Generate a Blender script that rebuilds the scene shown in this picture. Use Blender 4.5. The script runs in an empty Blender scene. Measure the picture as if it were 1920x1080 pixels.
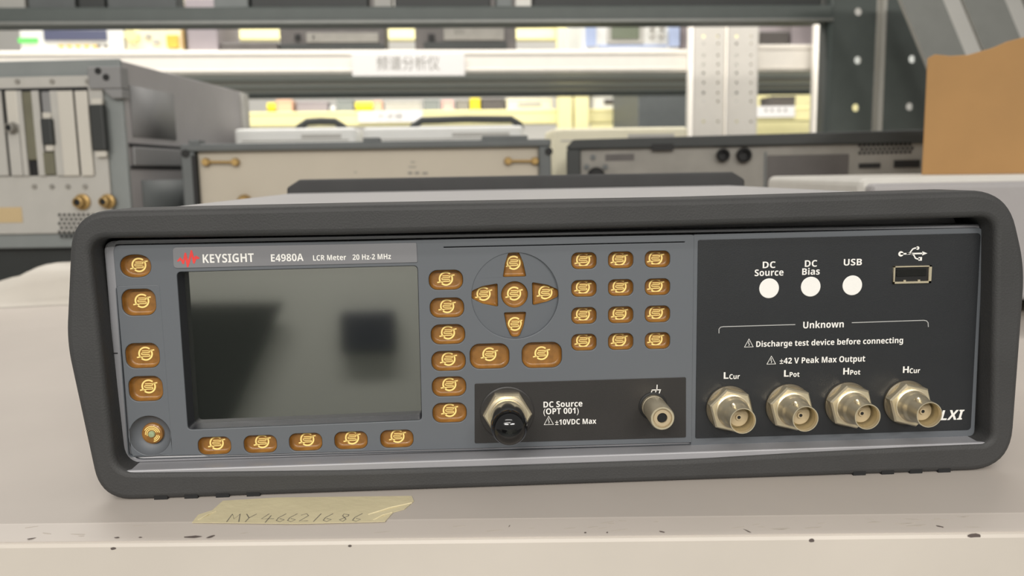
import bpy, bmesh, math, random
from mathutils import Vector, Matrix
random.seed(7)
sc = bpy.context.scene
COL = sc.collection
# ------------------------------------------------------------------ camera, world, lights, exposure
FPX = 1572.6                                   # focal length in pixels of the 1920 frame
RX, RY, RZ = math.radians(7.8558), math.radians(2.6327), math.radians(1.0039)
CU, CV, CW = -4.80, 53.94, 293.11              # camera in instrument-panel millimetres (right, up, towards viewer)
VB = -57.0                                     # shelf top in panel millimetres
_rx = Matrix(((1,0,0),(0,math.cos(RX),-math.sin(RX)),(0,math.sin(RX),math.cos(RX))))
_ry = Matrix(((math.cos(RY),0,math.sin(RY)),(0,1,0),(-math.sin(RY),0,math.cos(RY))))
_rz = Matrix(((math.cos(RZ),-math.sin(RZ),0),(math.sin(RZ),math.cos(RZ),0),(0,0,1)))
RM = _rz @ _rx @ _ry                           # panel -> camera
P2W = Matrix(((1,0,0),(0,0,-1),(0,1,0)))       # panel axes -> world axes (x right, y away, z up)
def wpos(u, v, w): return Vector((u/1000, -w/1000, (v-VB)/1000))
CAMP = wpos(CU, CV, CW)
CROT = P2W @ RM.transposed()
cam = bpy.data.cameras.new('camera'); camo = bpy.data.objects.new('camera', cam); COL.objects.link(camo)
camo.matrix_world = Matrix.Translation(CAMP) @ CROT.to_4x4()
cam.sensor_width = 36; cam.lens = FPX/1920*36; cam.clip_start = 0.01; cam.clip_end = 60
cam.dof.use_dof = True; cam.dof.focus_distance = 0.300; cam.dof.aperture_fstop = 14.0
sc.camera = camo
wd = bpy.data.worlds.new('world'); sc.world = wd; wd.use_nodes = True
wd.node_tree.nodes['Background'].inputs[0].default_value = (1.0, 0.97, 0.93, 1)
wd.node_tree.nodes['Background'].inputs[1].default_value = 0.40
sc.view_settings.view_transform = 'Standard'; sc.view_settings.look = 'None'
sc.view_settings.exposure = 0.0; sc.view_settings.gamma = 1.0; sc.view_settings.use_curve_mapping = False
def area(name, loc, target, sx, sy, power, col=(1,.96,.9)):
    l = bpy.data.lights.new(name, 'AREA'); l.shape = 'RECTANGLE'; l.size = sx; l.size_y = sy; l.energy = power; l.color = col
    o = bpy.data.objects.new(name, l); COL.objects.link(o); o.location = loc
    o.rotation_euler = (Vector(target)-Vector(loc)).to_track_quat('-Z', 'Y').to_euler(); return o
# fluorescent tubes over the aisle in front of the shelf, and over the far aisle, plus one added lamp
area('aisle_area_light', (-0.9, -2.7, 1.35), (0, 0, 0), 1.2, 0.12, 37)
area('aisle_area_light', (0.9, -2.7, 1.35), (0, 0, 0), 1.2, 0.12, 33)
area('aisle_area_light', (-0.1, -1.1, 1.45), (0, 0, 0), 1.2, 0.10, 5)
area('aisle_area_light', (-0.4, -1.35, 0.95), (-0.4, -1.9, -0.2), 1.2, 0.10, 34)  # added low lamp that brightens the set mirrored in the display
area('far_aisle_tube_light', (-0.9, 1.30, 1.6), (-0.8, 2.2, 0.2), 1.4, 0.12, 41)
area('far_aisle_tube_light', (0.6, 1.30, 1.6), (0.7, 2.2, 0.2), 1.4, 0.12, 23)
area('rear_aisle_tube_light', (0.3, 2.6, 1.7), (0.3, 3.8, 0.1), 3.0, 0.15, 55)

# ------------------------------------------------------------------ pixel <-> place
def ray(x, y): return RM.transposed() @ Vector(((x-960)/FPX, -(y-540)/FPX, -1))
def W(x, y, w=0.0):                            # panel millimetres of a photo pixel on the plane w
    d = ray(x, y); t = (w-CW)/d[2]; return (CU+t*d[0], CV+t*d[1])
def onshelf(x, y):                             # world x, y of a photo pixel on the shelf top
    d = ray(x, y); t = (VB-CV)/d[1]; return (CU+t*d[0])/1000, -(CW+t*d[2])/1000
class Fr:                                      # an upright reference plane at distance D (mm), turned by yaw degrees
    def __init__(s, px, D, yaw=0, base=0.0):
        u, v = W(px, 324, CW-D); s.o = Vector((u/1000, -(CW-D)/1000, base)); s.yaw = math.radians(yaw)
        s.ex = Vector((math.cos(s.yaw), math.sin(s.yaw), 0)); s.ey = Vector((-math.sin(s.yaw), math.cos(s.yaw), 0))
    def p(s, x, y, dy=0.0):                    # local (x, z) of a photo pixel on the plane dy behind the reference plane
        d = P2W @ ray(x, y); o = s.o + s.ey*dy
        t = (o-CAMP).dot(s.ey)/d.dot(s.ey); q = CAMP + d*t - o
        return q.dot(s.ex), q.z
    def rect(s, x0, y0, x1, y1, dy=0.0):
        ym, xm = (y0+y1)/2, (x0+x1)/2
        return s.p(x0, ym, dy)[0], s.p(x1, ym, dy)[0], s.p(xm, y1, dy)[1], s.p(xm, y0, dy)[1]

# ------------------------------------------------------------------ materials
def lin(c): return tuple((v/255/12.92 if v/255 <= .04045 else ((v/255+.055)/1.055)**2.4) for v in c)
def mat(name, rgb, rough=.5, metal=0., var=0., scale=40., bump=0., bscale=400., spec=.5, ior=None, trans=0., coat=0., sss=0., wcoord='Object'):
    m = bpy.data.materials.new(name); m.use_nodes = True; nt = m.node_tree; b = nt.nodes['Principled BSDF']
    c = lin(rgb) + (1,)
    b.inputs['Base Color'].default_value = c; b.inputs['Roughness'].default_value = rough; b.inputs['Metallic'].default_value = metal
    b.inputs['Specular IOR Level'].default_value = spec
    if ior: b.inputs['IOR'].default_value = ior
    if trans: b.inputs['Transmission Weight'].default_value = trans
    if coat: b.inputs['Coat Weight'].default_value = coat
    tc = nt.nodes.new('ShaderNodeTexCoord')
    if var:
        n = nt.nodes.new('ShaderNodeTexNoise'); n.inputs['Scale'].default_value = scale; n.inputs['Detail'].default_value = 5
        nt.links.new(tc.outputs[wcoord], n.inputs['Vector'])
        r = nt.nodes.new('ShaderNodeValToRGB')
        r.color_ramp.elements[0].position = .3; r.color_ramp.elements[1].position = .7
        r.color_ramp.elements[0].color = tuple(v*(1-var) for v in c[:3])+(1,); r.color_ramp.elements[1].color = tuple(min(1, v*(1+var)) for v in c[:3])+(1,)
        nt.links.new(n.outputs['Fac'], r.inputs['Fac']); nt.links.new(r.outputs['Color'], b.inputs['Base Color'])
    if bump:
        n2 = nt.nodes.new('ShaderNodeTexNoise'); n2.inputs['Scale'].default_value = bscale; n2.inputs['Detail'].default_value = 3
        nt.links.new(tc.outputs[wcoord], n2.inputs['Vector'])
        bp = nt.nodes.new('ShaderNodeBump'); bp.inputs['Strength'].default_value = bump; bp.inputs['Distance'].default_value = .0006
        nt.links.new(n2.outputs['Fac'], bp.inputs['Height']); nt.links.new(bp.outputs['Normal'], b.inputs['Normal'])
    return m
M = dict(
    rubber=mat('black_rubber', (58,58,58), .62, var=.06, scale=60, bump=.25, bscale=1500, spec=.4),
    panel=mat('grey_panel_plastic', (94,98,103), .5),
    plate=mat('light_grey_plate', (122,122,125), .45, var=.03),
    trim=mat('silver_trim', (146,146,150), .35, var=.04),
    black=mat('black_overlay', (33,35,38), .42, var=.06, scale=80, bump=.1, bscale=3000),
    black2=mat('black_strip_overlay', (41,39,38), .45, var=.06, scale=80, bump=.1, bscale=3000),
    gap=mat('dark_gap', (18,19,21), .7),
    white=mat('white_print', (235,233,228), .6),
    greyprint=mat('grey_print', (170,170,168), .6),
    red=mat('red_print', (225,62,58), .55),
    amber=mat('amber_button', (140,97,42), .4, var=.25, scale=350, coat=.1),
    gold=mat('gold_contact', (255,226,140), .45),
    led=mat('green_led', (150,165,130), .15, coat=.6),
    lcd=mat('lcd_glass', (30,33,30), .06, ior=2.9, spec=.5),
    bezel=mat('display_bezel', (38,40,46), .5),
    nickel=mat('nickel_plating', (228,216,188), .34, metal=.82, var=.05, scale=200),
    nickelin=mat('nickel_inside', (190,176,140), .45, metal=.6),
    capblack=mat('black_vinyl_cap', (12,12,13), .12, coat=.3),
    teflon=mat('beige_insulator', (176,160,130), .5),
    dark=mat('dark_bore', (8,8,8), .6),
    case=mat('case_top_grey', (178,176,176), .45, var=.03, bump=.1, bscale=2500),
    paper=mat('white_paper_label', (232,230,228), .7),
    shelf=mat('shelf_enamel', (196,188,178), .42, var=.05, scale=14, bump=.06, bscale=200),
    shelftop=mat('shaded_worn_shelf_top', (184,176,168), .45, var=.05, scale=9, bump=.06, bscale=200),  # shelf enamel darkened for the dimmer light on top, plus dirt
    chip=mat('chipped_paint', (88,78,74), .7),
    scuff=mat('scuff_marks', (178,170,160), .6),
    tape=mat('masking_tape', (206,195,160), .62, var=.05, scale=60, bump=.3, bscale=300),
    ink=mat('pencil_ink', (110,105,95), .6),
    foam=mat('foam_sheet', (190,184,174), .6, var=.04, scale=25, bump=.3, bscale=60),
    dgrey=mat('chassis_grey', (128,133,132), .5, var=.04),
    dgrey2=mat('chassis_side_grey', (158,155,155), .5, var=.03),
    dgrey3=mat('recess_grey', (128,128,128), .55, var=.03),
    rplate=mat('rear_plate_grey', (176,174,168), .45, var=.04),
    slotw=mat('slot_cover_light', (200,196,186), .4, metal=.2),
    sloto=mat('slot_board_olive', (104,102,84), .6, var=.1),
    beige=mat('beige_rear_panel', (184,176,160), .5, var=.06, scale=8),
    brass=mat('brass_fitting', (170,140,86), .4, metal=.5),
    frame=mat('dark_frame_grey', (92,96,96), .5, var=.05),
    blkdev=mat('black_device_plastic', (44,47,46), .5, var=.06),
    gpanel=mat('worn_grey_panel', (134,131,124), .5, var=.12, scale=30),
    sticker=mat('tan_sticker', (190,168,128), .6),
    wdev=mat('white_device_plastic', (226,226,222), .45, var=.02),
    paledev=mat('pale_grey_case', (200,197,190), .5, var=.03), washer=mat('dull_washer', (120,112,96), .45, metal=.7),
    cream=mat('cream_plastic', (228,222,196), .5, var=.03),
    yellow=mat('yellow_rack_paint', (236,228,172), .5, var=.03),
    byellow=mat('bright_yellow_plastic', (232,214,40), .5),
    peach=mat('peach_plastic', (224,180,150), .5), pink=mat('pink_plastic', (226,176,166), .5),
    wrack=mat('white_rack_paint', (236,231,222), .45, var=.02),
    drack=mat('dark_green_grey_rack', (80,87,84), .45, var=.06),
    grack=mat('grey_brace_steel', (128,130,126), .4, metal=.3, var=.05),
    lgrack=mat('pale_steel_edge', (182,180,172), .4, metal=.2),
    deckd=mat('underside_deck', (226,230,226), .55, var=.05),
    card=mat('brown_cardboard', (166,127,78), .75, var=.05, scale=20, bump=.2, bscale=250),
    cardin=mat('cardboard_core', (150,116,74), .8),
    darkdev=mat('charcoal_instrument', (84,80,78), .5, var=.1),
    navy=mat('navy_display', (84,88,112), .3), green=mat('green_sticker', (96,230,96), .5),
    orange=mat('amber_knob', (226,186,72), .4), ltblue=mat('pale_blue_bumper', (168,182,214), .5), olive=mat('olive_display', (104,112,92), .3),
    mauve=mat('mauve_grey', (150,142,146), .5), floor=mat('floor_paint', (120,124,122), .5, var=.05, scale=3), wall=mat('wall_paint', (206,204,198), .7, var=.02, scale=3),
    backdrop=mat('grey_backdrop', (214,216,206), .6, var=.02), darkboard=mat('dark_board', (36,38,38), .6), navyblock=mat('navy_block', (26,28,52), .8),  # colours of the unseen set added for the display reflection
)

# ------------------------------------------------------------------ builders
class MB:
    def __init__(s): s.bm = bmesh.new()
    def box(s, x0, x1, y0, y1, z0, z1):
        if x0 > x1: x0, x1 = x1, x0
        if z0 > z1: z0, z1 = z1, z0
        vs = [s.bm.verts.new((x, y, z)) for x in (x0, x1) for y in (y0, y1) for z in (z0, z1)]
        for f in ((0,1,3,2),(4,6,7,5),(0,4,5,1),(2,3,7,6),(0,2,6,4),(1,5,7,3)): s.bm.faces.new([vs[i] for i in f])
        return s
    def prism(s, pts, d):                      # polygon of 3-D points swept by vector d
        a = [s.bm.verts.new(p) for p in pts]; b = [s.bm.verts.new(Vector(p)+Vector(d)) for p in pts]; n = len(a)
        s.bm.faces.new(a); s.bm.faces.new(b[::-1])
        for i in range(n): s.bm.faces.new((a[i], b[i], b[(i+1) % n], a[(i+1) % n]))
        return s
    def lathe(s, prof, c=(0,0,0), axis='y', n=40, cap0=True, cap1=True):   # prof: (radius, distance along -axis towards the viewer)
        rings = []
        for r, h in prof:
            ring = []
            for k in range(n):
                a = 2*math.pi*k/n
                if axis == 'y': co = (c[0]+r*math.cos(a), c[1]-h, c[2]+r*math.sin(a))
                elif axis == 'z': co = (c[0]+r*math.cos(a), c[1]+r*math.sin(a), c[2]+h)
                else: co = (c[0]+h, c[1]+r*math.cos(a), c[2]+r*math.sin(a))
                ring.append(s.bm.verts.new(co))
            rings.append(ring)
        for i in range(len(rings)-1):
            for k in range(n):
                s.bm.faces.new((rings[i][k], rings[i][(k+1) % n], rings[i+1][(k+1) % n], rings[i+1][k]))
        if cap0: s.bm.faces.new(rings[0][::-1])
        if cap1: s.bm.faces.new(rings[-1])
        return s
    def tube(s, pts, r, n=8):
        pts = [Vector(p) for p in pts]; rings = []
        for i, p in enumerate(pts):
            t = (pts[min(i+1, len(pts)-1)]-pts[max(i-1, 0)]).normalized()
            a = t.cross(Vector((0,0,1)) if abs(t.z) < .9 else Vector((1,0,0))).normalized(); b = t.cross(a)
            rings.append([s.bm.verts.new(p+(a*math.cos(2*math.pi*k/n)+b*math.sin(2*math.pi*k/n))*r) for k in range(n)])
        for i in range(len(rings)-1):
            for k in range(n): s.bm.faces.new((rings[i][k], rings[i][(k+1) % n], rings[i+1][(k+1) % n], rings[i+1][k]))
        s.bm.faces.new(rings[0][::-1]); s.bm.faces.new(rings[-1]); return s
    def ribbon(s, pts, wd, closed=False, th=.00006):     # flat line lying in the x-z plane, pts (x, z) at y=0
        n = len(pts); L = []; Rr = []
        for i in range(n):
            a = Vector(pts[i-1] if (closed or i) else pts[i]); b = Vector(pts[(i+1) % n] if (closed or i < n-1) else pts[i])
            t = (b-a); t = t.normalized() if t.length else Vector((1,0)); m = Vector((-t.y, t.x))*wd/2; p = Vector(pts[i])
            L.append(p+m); Rr.append(p-m)
        for i in range(n if closed else n-1):
            j = (i+1) % n
            s.prism([(L[i].x,0,L[i].y),(Rr[i].x,0,Rr[i].y),(Rr[j].x,0,Rr[j].y),(L[j].x,0,L[j].y)], (0,-th,0))
        return s
    def mesh(s, m): # append another mesh
        s.bm.from_mesh(m); return s
    def shift(s, d): bmesh.ops.translate(s.bm, verts=s.bm.verts[:], vec=d); return s
    def build(s, name, m, parent=None, bevel=0., seg=2, smooth=True, loc=None):
        bmesh.ops.recalc_face_normals(s.bm, faces=s.bm.faces[:])
        me = bpy.data.meshes.new(name); s.bm.to_mesh(me); s.bm.free()
        return link(name, me, m, parent, bevel, seg, smooth, loc)
def link(name, me, m, parent=None, bevel=0., seg=2, smooth=True, loc=None):
    if m is not None: me.materials.clear(); me.materials.append(m)
    if smooth:
        me.set_sharp_from_angle(angle=math.radians(38))
        me.polygons.foreach_set('use_smooth', [abs(p.normal.y) < .995 and abs(p.normal.z) < .999 for p in me.polygons])
    o = bpy.data.objects.new(name, me); COL.objects.link(o)
    if parent: o.parent = parent
    if loc: o.location = loc
    if bevel:
        md = o.modifiers.new('bevel', 'BEVEL'); md.width = bevel; md.segments = seg; md.limit_method = 'ANGLE'; md.angle_limit = math.radians(40)
    return o
def empty(name, loc, rz=0):
    o = bpy.data.objects.new(name, None); COL.objects.link(o); o.location = loc; o.rotation_euler = (0,0,rz); o.empty_display_size = .02; return o
def tag(o, label, cat, group=None, kind=None):
    o['label'] = label; o['category'] = cat
    if group: o['group'] = group
    if kind: o['kind'] = kind
    return o
def struct(o): o['kind'] = 'structure'; return o
def rrect(u0, v0, u1, v1, r, n=6):
    pts = []
    for cx, cy, a0 in ((u1-r, v1-r, 0), (u0+r, v1-r, 90), (u0+r, v0+r, 180), (u1-r, v0+r, 270)):
        for k in range(n+1):
            a = math.radians(a0+90*k/n); pts.append((cx+r*math.cos(a), cy+r*math.sin(a)))
    return pts
def rpoly(pts, r, n=6):                        # polygon with rounded corners
    out = []; N = len(pts)
    if not isinstance(r, (list, tuple)): r = [r]*N
    for i in range(N):
        p = Vector(pts[i]); a = Vector(pts[i-1])-p; b = Vector(pts[(i+1) % N])-p
        ang = a.angle(b); d = min(r[i]/math.tan(ang/2), a.length*.48, b.length*.48)
        if r[i] <= 0: out.append(tuple(p)); continue
        s, e = p+a.normalized()*d, p+b.normalized()*d
        for k in range(n+1):
            t = k/n; q = s*(1-t)**2 + p*2*t*(1-t) + e*t*t; out.append((q.x, q.y))
    return out
def circle(cx, cy, r, n=40): return [(cx+r*math.cos(2*math.pi*k/n), cy+r*math.sin(2*math.pi*k/n)) for k in range(n)]
def ccw(p): return sum(p[i-1][0]*p[i][1]-p[i][0]*p[i-1][1] for i in range(len(p))) > 0
def plate_mesh(loops, w0, w1, bevel=0., seg=2):  # loops in panel mm: first is the outline, others even-odd holes / islands; (loop, depth) nesting by order flag
    cu = bpy.data.curves.new('plate', 'CURVE'); cu.dimensions = '2D'; cu.fill_mode = 'BOTH'
    for i, lp in enumerate(loops):
        lp, hole = (lp[0], lp[1]) if isinstance(lp, tuple) else (lp, i > 0)
        if ccw(lp) == hole: lp = lp[::-1]
        sp = cu.splines.new('POLY'); sp.points.add(len(lp)-1)
        for q, p in zip(sp.points, lp): q.co = (p[0]/1000, p[1]/1000, 0, 1)
        sp.use_cyclic_u = True
    hh = abs(w1-w0)/2000
    cu.bevel_depth = bevel/1000; cu.bevel_resolution = seg-1; cu.extrude = hh-bevel/1000; cu.offset = -bevel/1000
    o = bpy.data.objects.new('plate', cu); COL.objects.link(o)
    dg = bpy.context.evaluated_depsgraph_get(); dg.update()
    me = bpy.data.meshes.new_from_object(o.evaluated_get(dg)); bpy.data.objects.remove(o); bpy.data.curves.remove(cu)
    wm = (w0+w1)/2000
    for v in me.vertices: x, y, z = v.co; v.co = (x, -(z+wm), y-VB/1000)
    bm = bmesh.new(); bm.from_mesh(me); bmesh.ops.remove_doubles(bm, verts=bm.verts[:], dist=2e-6); bm.to_mesh(me); bm.free()
    return me
def plate(name, loops, w0, w1, m, parent, bevel=0., seg=2): return link(name, plate_mesh(loops, w0, w1, bevel, seg), m, parent)
_caph = {}
def sansbold(s, it=False):                     # the same characters in the sans-serif bold letterforms of the built-in font
    o = ''
    for c in s:
        if 'A' <= c <= 'Z': o += chr((0x1D63C if it else 0x1D5D4)+ord(c)-65)
        elif 'a' <= c <= 'z': o += chr((0x1D656 if it else 0x1D5EE)+ord(c)-97)
        elif '0' <= c <= '9': o += chr(0x1D7EC+ord(c)-48)
        else: o += c
    return o
def text_mesh(s, bold=0., shear=0.):
    cu = bpy.data.curves.new('text', 'FONT'); cu.body = s; cu.size = 1; cu.offset = bold; cu.shear = shear; cu.resolution_u = 6; cu.extrude = .004; cu.fill_mode = 'BOTH'
    o = bpy.data.objects.new('text', cu); COL.objects.link(o)
    dg = bpy.context.evaluated_depsgraph_get(); dg.update()
    me = bpy.data.meshes.new_from_object(o.evaluated_get(dg)); bpy.data.objects.remove(o); bpy.data.curves.remove(cu); return me
def fit_text(s, x0, x1, zc, cap, y, bold=0., shear=0.):   # mesh of s spanning x0..x1, capitals `cap` high centred on zc, at depth y (local metres)
    if bold not in _caph:
        h = text_mesh(sansbold('H'), bold); zs = [v.co.y for v in h.vertices]; _caph[bold] = (min(zs), max(zs)); bpy.data.meshes.remove(h)
    lo, hi = _caph[bold]; me = text_mesh(sansbold(s, shear > 0), bold, 0 if shear > .2 else shear); xs = [v.co.x for v in me.vertices]
    if not xs: return me
    a, b = min(xs), max(xs); k = (x1-x0)/(b-a); kz = cap/(hi-lo)
    for v in me.vertices: v.co = (x0+(v.co.x-a)*k, y-(v.co.z+.004)*.006, zc+(v.co.y-(lo+hi)/2)*kz)
    return me

# ------------------------------------------------------------------ the shelf the instrument stands on
SY = math.radians(-3.47)
a0 = onshelf(0, 984); a1 = onshelf(1920, 963)
sdir = Vector((a1[0]-a0[0], a1[1]-a0[1], 0)).normalized(); sback = Vector((-sdir.y, sdir.x, 0))
smid = Vector(((a0[0]+a1[0])/2, (a0[1]+a1[1])/2, 0))
shelf = empty('steel_shelf', smid, math.atan2(sdir.y, sdir.x))
tag(shelf, 'off-white enamelled steel shelf carrying the meter, its front edge scuffed and chipped', 'shelf')
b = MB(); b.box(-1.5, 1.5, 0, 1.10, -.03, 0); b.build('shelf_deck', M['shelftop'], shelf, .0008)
prof = [(0.0012, -.0004), (.0006, 0.0), (-.0002, -.0002), (-.0085, -.0009), (-.0100, -.0014), (-.0110, -.0030), (-.0110, -.060), (.0012, -.060)]
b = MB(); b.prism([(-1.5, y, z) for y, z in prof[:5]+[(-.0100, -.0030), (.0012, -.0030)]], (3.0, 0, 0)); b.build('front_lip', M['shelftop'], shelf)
b = MB(); b.prism([(-1.5, y, z) for y, z in [(-.0098, -.0016), (-.0106, -.0020), (-.0110, -.0030), (-.0110, -.060), (0, -.060), (0, -.0031), (-.0098, -.0031)]], (3.0, 0, 0)); b.build('front_beam', M['shelf'], shelf)
def lipz(y): return -.0002-(-.0002-y)/.0083*.0007
b = MB()
def tolocal(x, y):
    q = Vector(onshelf(x, y)+(0,))-smid; return q.dot(sdir), q.dot(sback)
def blob(mb, cx, cy, rx, ry, ang, vert=False):
    pts = []
    for k in range(9):
        a = 2*math.pi*k/9; r = random.uniform(.7, 1.15); x = rx*r*math.cos(a); y = ry*r*math.sin(a)
        X, Y = cx+x*math.cos(ang)-y*math.sin(ang), cy+x*math.sin(ang)+y*math.cos(ang)
        pts.append((X, Y, lipz(Y)+.00004) if not vert else (X, -.01102, Y))
    mb.prism(pts, (0, 0, .00006) if not vert else (0, -.00006, 0))
for x, y, rx, ry, an in ((345,1020,.0033,.0007,.05),(375,1024,.0014,.0006,.8),(193,1026,.0009,.0004,0),(240,1024,.0006,.0003,0),(28,1027,.0014,.0003,.3),
                         (1405,996,.0014,.0002,-.9),(1768,987,.0012,.0004,-.5),(1253,1022,.0009,.0003,-.4),(955,986,.0007,.0001,1.2),(1140,1000,.0004,.0003,1.),(1101,1015,.0004,.0003,1.)):
    X, Y = tolocal(x, y); b = MB(); blob(b, X, max(-.0088, min(-.0008, Y*.82)), rx, ry, an); b.build('paint_chip', M['chip'], shelf, smooth=False)
for x, z, rx, rz in ((1547,-.0032,.0010,.0008),(1870,-.0022,.0022,.0007),(192,-.0035,.0010,.0005),(645,-.0034,.0008,.0005)):
    X = tolocal(x, 1025)[0]; b = MB(); blob(b, X, z, rx, rz, 0, True); b.build('paint_chip', M['chip'], shelf, smooth=False)
for k in range(40):
    x = random.uniform(30, 1900) if k < 12 else random.choice((random.uniform(1090, 1260), random.uniform(1380, 1560), random.uniform(40, 260), random.uniform(1640, 1860)))
    X = tolocal(x, 1000)[0]; b = MB(); blob(b, X, random.uniform(-.0082, -.0012), random.uniform(.0008, .0035), random.uniform(.0001, .00025), random.uniform(-.3, .3)); b.build('scuff_mark', M['scuff'], shelf, smooth=False)

# ------------------------------------------------------------------ the meter
lcr = empty('lcr_meter', (0, 0, 0))
tag(lcr, 'black rubber-framed bench meter with amber buttons and four silver sockets, front of shelf', 'measuring instrument')
PX = lambda pts, w=0.: [W(x, y, w) for x, y in pts]
# rubber bumper ring
WB = 8.0
outer = rpoly([(u, max(v, VB+.02)) for u, v in PX([(138,395),(640,384),(1300,372),(1886,355),(1919,500),(1891,878),(1300,907),(640,929),(192,945),(127,640)], WB-2.2)], [15,0,0,19,60,16,0,0,13,60], 10)
inner = rpoly(PX([(166,448),(640,441),(1200,427),(1867,407),(1861,830),(1700,837),(1500,847),(1280,860),(900,873),(640,880),(216,885)], WB), [6,0,0,6,4,6,0,0,0,0,7], 8)
plate('bumper', [outer, inner], -18, WB, M['rubber'], lcr, 2.2, 4)
bump = lcr.children[-1]
for x in (301, 358, 417, 475, 1612, 1665, 1718, 1771):
    u, v = W(x, 932 if x < 900 else 890, WB); b = MB(); b.box((u-2.3)/1000, (u+2.3)/1000, -.0079, .004, .00004, .0016); b.build('grip_notch', M['gap'], bump, smooth=False)
b = MB()
lo = 0
# metal case behind the bumper
cs = plate('case', [rrect(-134, -53, 181, 42.0, 4)], -300, -16, M['case'], lcr, .8)
u0, v0 = W(632, 386, -34); u1, v1 = W(1000, 378, -34)
b = MB(); b.box(u0/1000, u1/1000, .034, .070, .09901, .09912); b.build('paper_label', M['paper'], lcr)
lcr.children[-1]['label'] = 'white paper label on the case top'
rb = rpoly([(-132,-57),(184,-57),(188,-50),(190,46),(181,51.5),(-124,51.5),(-133,46),(-136,-50)], 3)
plate('rear_bumper', [rb], -318, -300, M['rubber'], lcr, 2, 3)
# silver trim frame
tr_out = rpoly(PX([(190,452),(1866,420),(1856,826),(226,880)]), 4)
tr_in = rpoly(PX([(213,456),(1843,428),(1826,812),(243,858)]), 2)
plate('trim_frame', [tr_out, tr_in], -10, -1.2, M['trim'], lcr, .8)
trimf = lcr.children[-1]
zl = (W(900, 845)[1]-VB)/1000
ua, ub = W(236, 860)[0], W(1846, 820)[0]
b = MB(); b.box(ua/1000, ub/1000, -.0072, .004, zl-.0035, zl-.0006); b.build('ledge', M['trim'], lcr, .0005)
for x, y in ((206, 664), (1851, 617)):
    u, v = W(x, y); b = MB(); b.box((u-2.2)/1000, (u+2.2)/1000, .00112, .003, (v-VB)/1000-.0002, (v-VB)/1000+.0002); b.build('trim_seam', M['gap'], trimf, smooth=False)
# ---- buttons: list of (kind, cx, cy, w, h) in photo pixels on the panel face
ovals = [(254,499,58,43)]
left3 = [(260,567,64,50),(267,667,64,47),(273,729,64,47)]
soft = [(402,836,62,33),(488,833,62,33),(573,829,62,33),(658,826,62,33),(744,823,62,33)]
side = [(836,525,64,37),(838,577,64,37),(840,627,64,37),(841,677,64,37),(842,725,64,37),(843,774,64,37)]
big = [(918,668,74,47),(1016,666,75,48)]
keys = [(cx+dx, cy+dy, 47, 31) for j, cy in enumerate((489,541,592,642)) for (cx, dx, dy) in ((1095,0,0),(1164,0,-1.5),(1233,0,-3))]
KPX = 1000*.1868/1000                          # mm per pixel on the face (about 293/1572.6)
def loopat(cx, cy, wpx, hpx, rfrac):
    u, v = W(cx, cy); a, c = W(cx-wpx/2, cy); d, e = W(cx+wpx/2, cy); f, g = W(cx, cy-hpx/2); h, i = W(cx, cy+hpx/2)
    hw, hh = (d-a)/2, (g-i)/2
    return (u, v, hw, hh, rfrac*min(hw, hh))
BT = []   # (u, v, loop centred on 0)
for lst, rf in ((ovals, 'e'), (left3, .72), (soft, .8), (side, .85), (big, .75), (keys, .75)):
    for q in lst:
        u, v, hw, hh, r = loopat(*q, .7 if rf == 'e' else rf)
        lp = [(hw*math.copysign(abs(math.cos(t))**.85, math.cos(t)), hh*math.copysign(abs(math.sin(t))**.85, math.sin(t))) for t in [2*math.pi*k/36 for k in range(36)]] if rf == 'e' else rrect(-hw, -hh, hw, hh, r)
        BT.append((u, v, lp))
NAV = []
nc = W(966, 555); NR = 15.4
def navloop(pts, r):
    pp = PX(pts); cu_ = sum(p[0] for p in pp)/len(pp); cv_ = sum(p[1] for p in pp)/len(pp)
    return (cu_, cv_, rpoly([(p[0]-cu_, p[1]-cv_) for p in pp], r))
NAV.append(navloop([(954,472),(972,471),(981,492),(987,519),(943,520),(947,494)], [1.6,1.6,4,.5,.5,4]))
NAV.append(navloop([(884,560),(884,546),(904,537),(933,532),(934,576),(904,570)], [1.3,1.3,4,.5,.5,4]))
NAV.append(navloop([(1047,557),(1047,544),(1027,535),(998,530),(999,573),(1027,566)], [1.3,1.3,4,.5,.5,4]))
NAV.append(navloop([(959,633),(974,632),(982,612),(987,586),(945,587),(950,613)], [1.6,1.6,4,.5,.5,4]))
u, v = W(965, 553); NAV.append((u, v, circle(0, 0, 4.75, 32)))
# ---- grey control panel with all its openings
pu, pv = W(281, 817); PR = 7.2
gp = rpoly(PX([(211,460),(1302,440),(1297,834),(246,862)]), [2.5,1,1,4])
holes = [[(u+x, v+y) for x, y in lp] for u, v, lp in BT]
disp = rpoly(PX([(331,510),(783,498),(791,788),(352,806)]), 1.6)
holes += [disp, circle(pu, pv, PR, 48), circle(nc[0], nc[1], NR, 72)]
slot = rpoly(PX([(832,463),(1284,453),(1284,454.6),(832,464.6)]), .05, 2)  # thin cut standing in for the shadow line under the panel step
grv_o = rpoly(PX([(216,536),(299,533),(324,852),(240,857)]), 1.5); 
def inset(lp, d):
    cx = sum(p[0] for p in lp)/len(lp); cy = sum(p[1] for p in lp)/len(lp); hw = max(abs(p[0]-cx) for p in lp); hh = max(abs(p[1]-cy) for p in lp)
    return [(cx+(p[0]-cx)*(hw-d)/hw, cy+(p[1]-cy)*(hh-d)/hh) for p in lp]
grv_i = inset(grv_o, .22)
inhole = [h for h in holes]
loops = [(gp, False)] + [(h, True) for h in holes] + [(slot, True), (grv_o, True), (grv_i, False)]
panel = plate('control_panel', loops, -4, 0, M['panel'], lcr, .25, 2)
# dark backing board behind the openings
plate('backing_board', [rpoly(PX([(216,470),(1298,450),(1293,828),(250,856)]), 1)], -9, -7.6, M['gap'], lcr)
b = MB(); 
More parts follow.
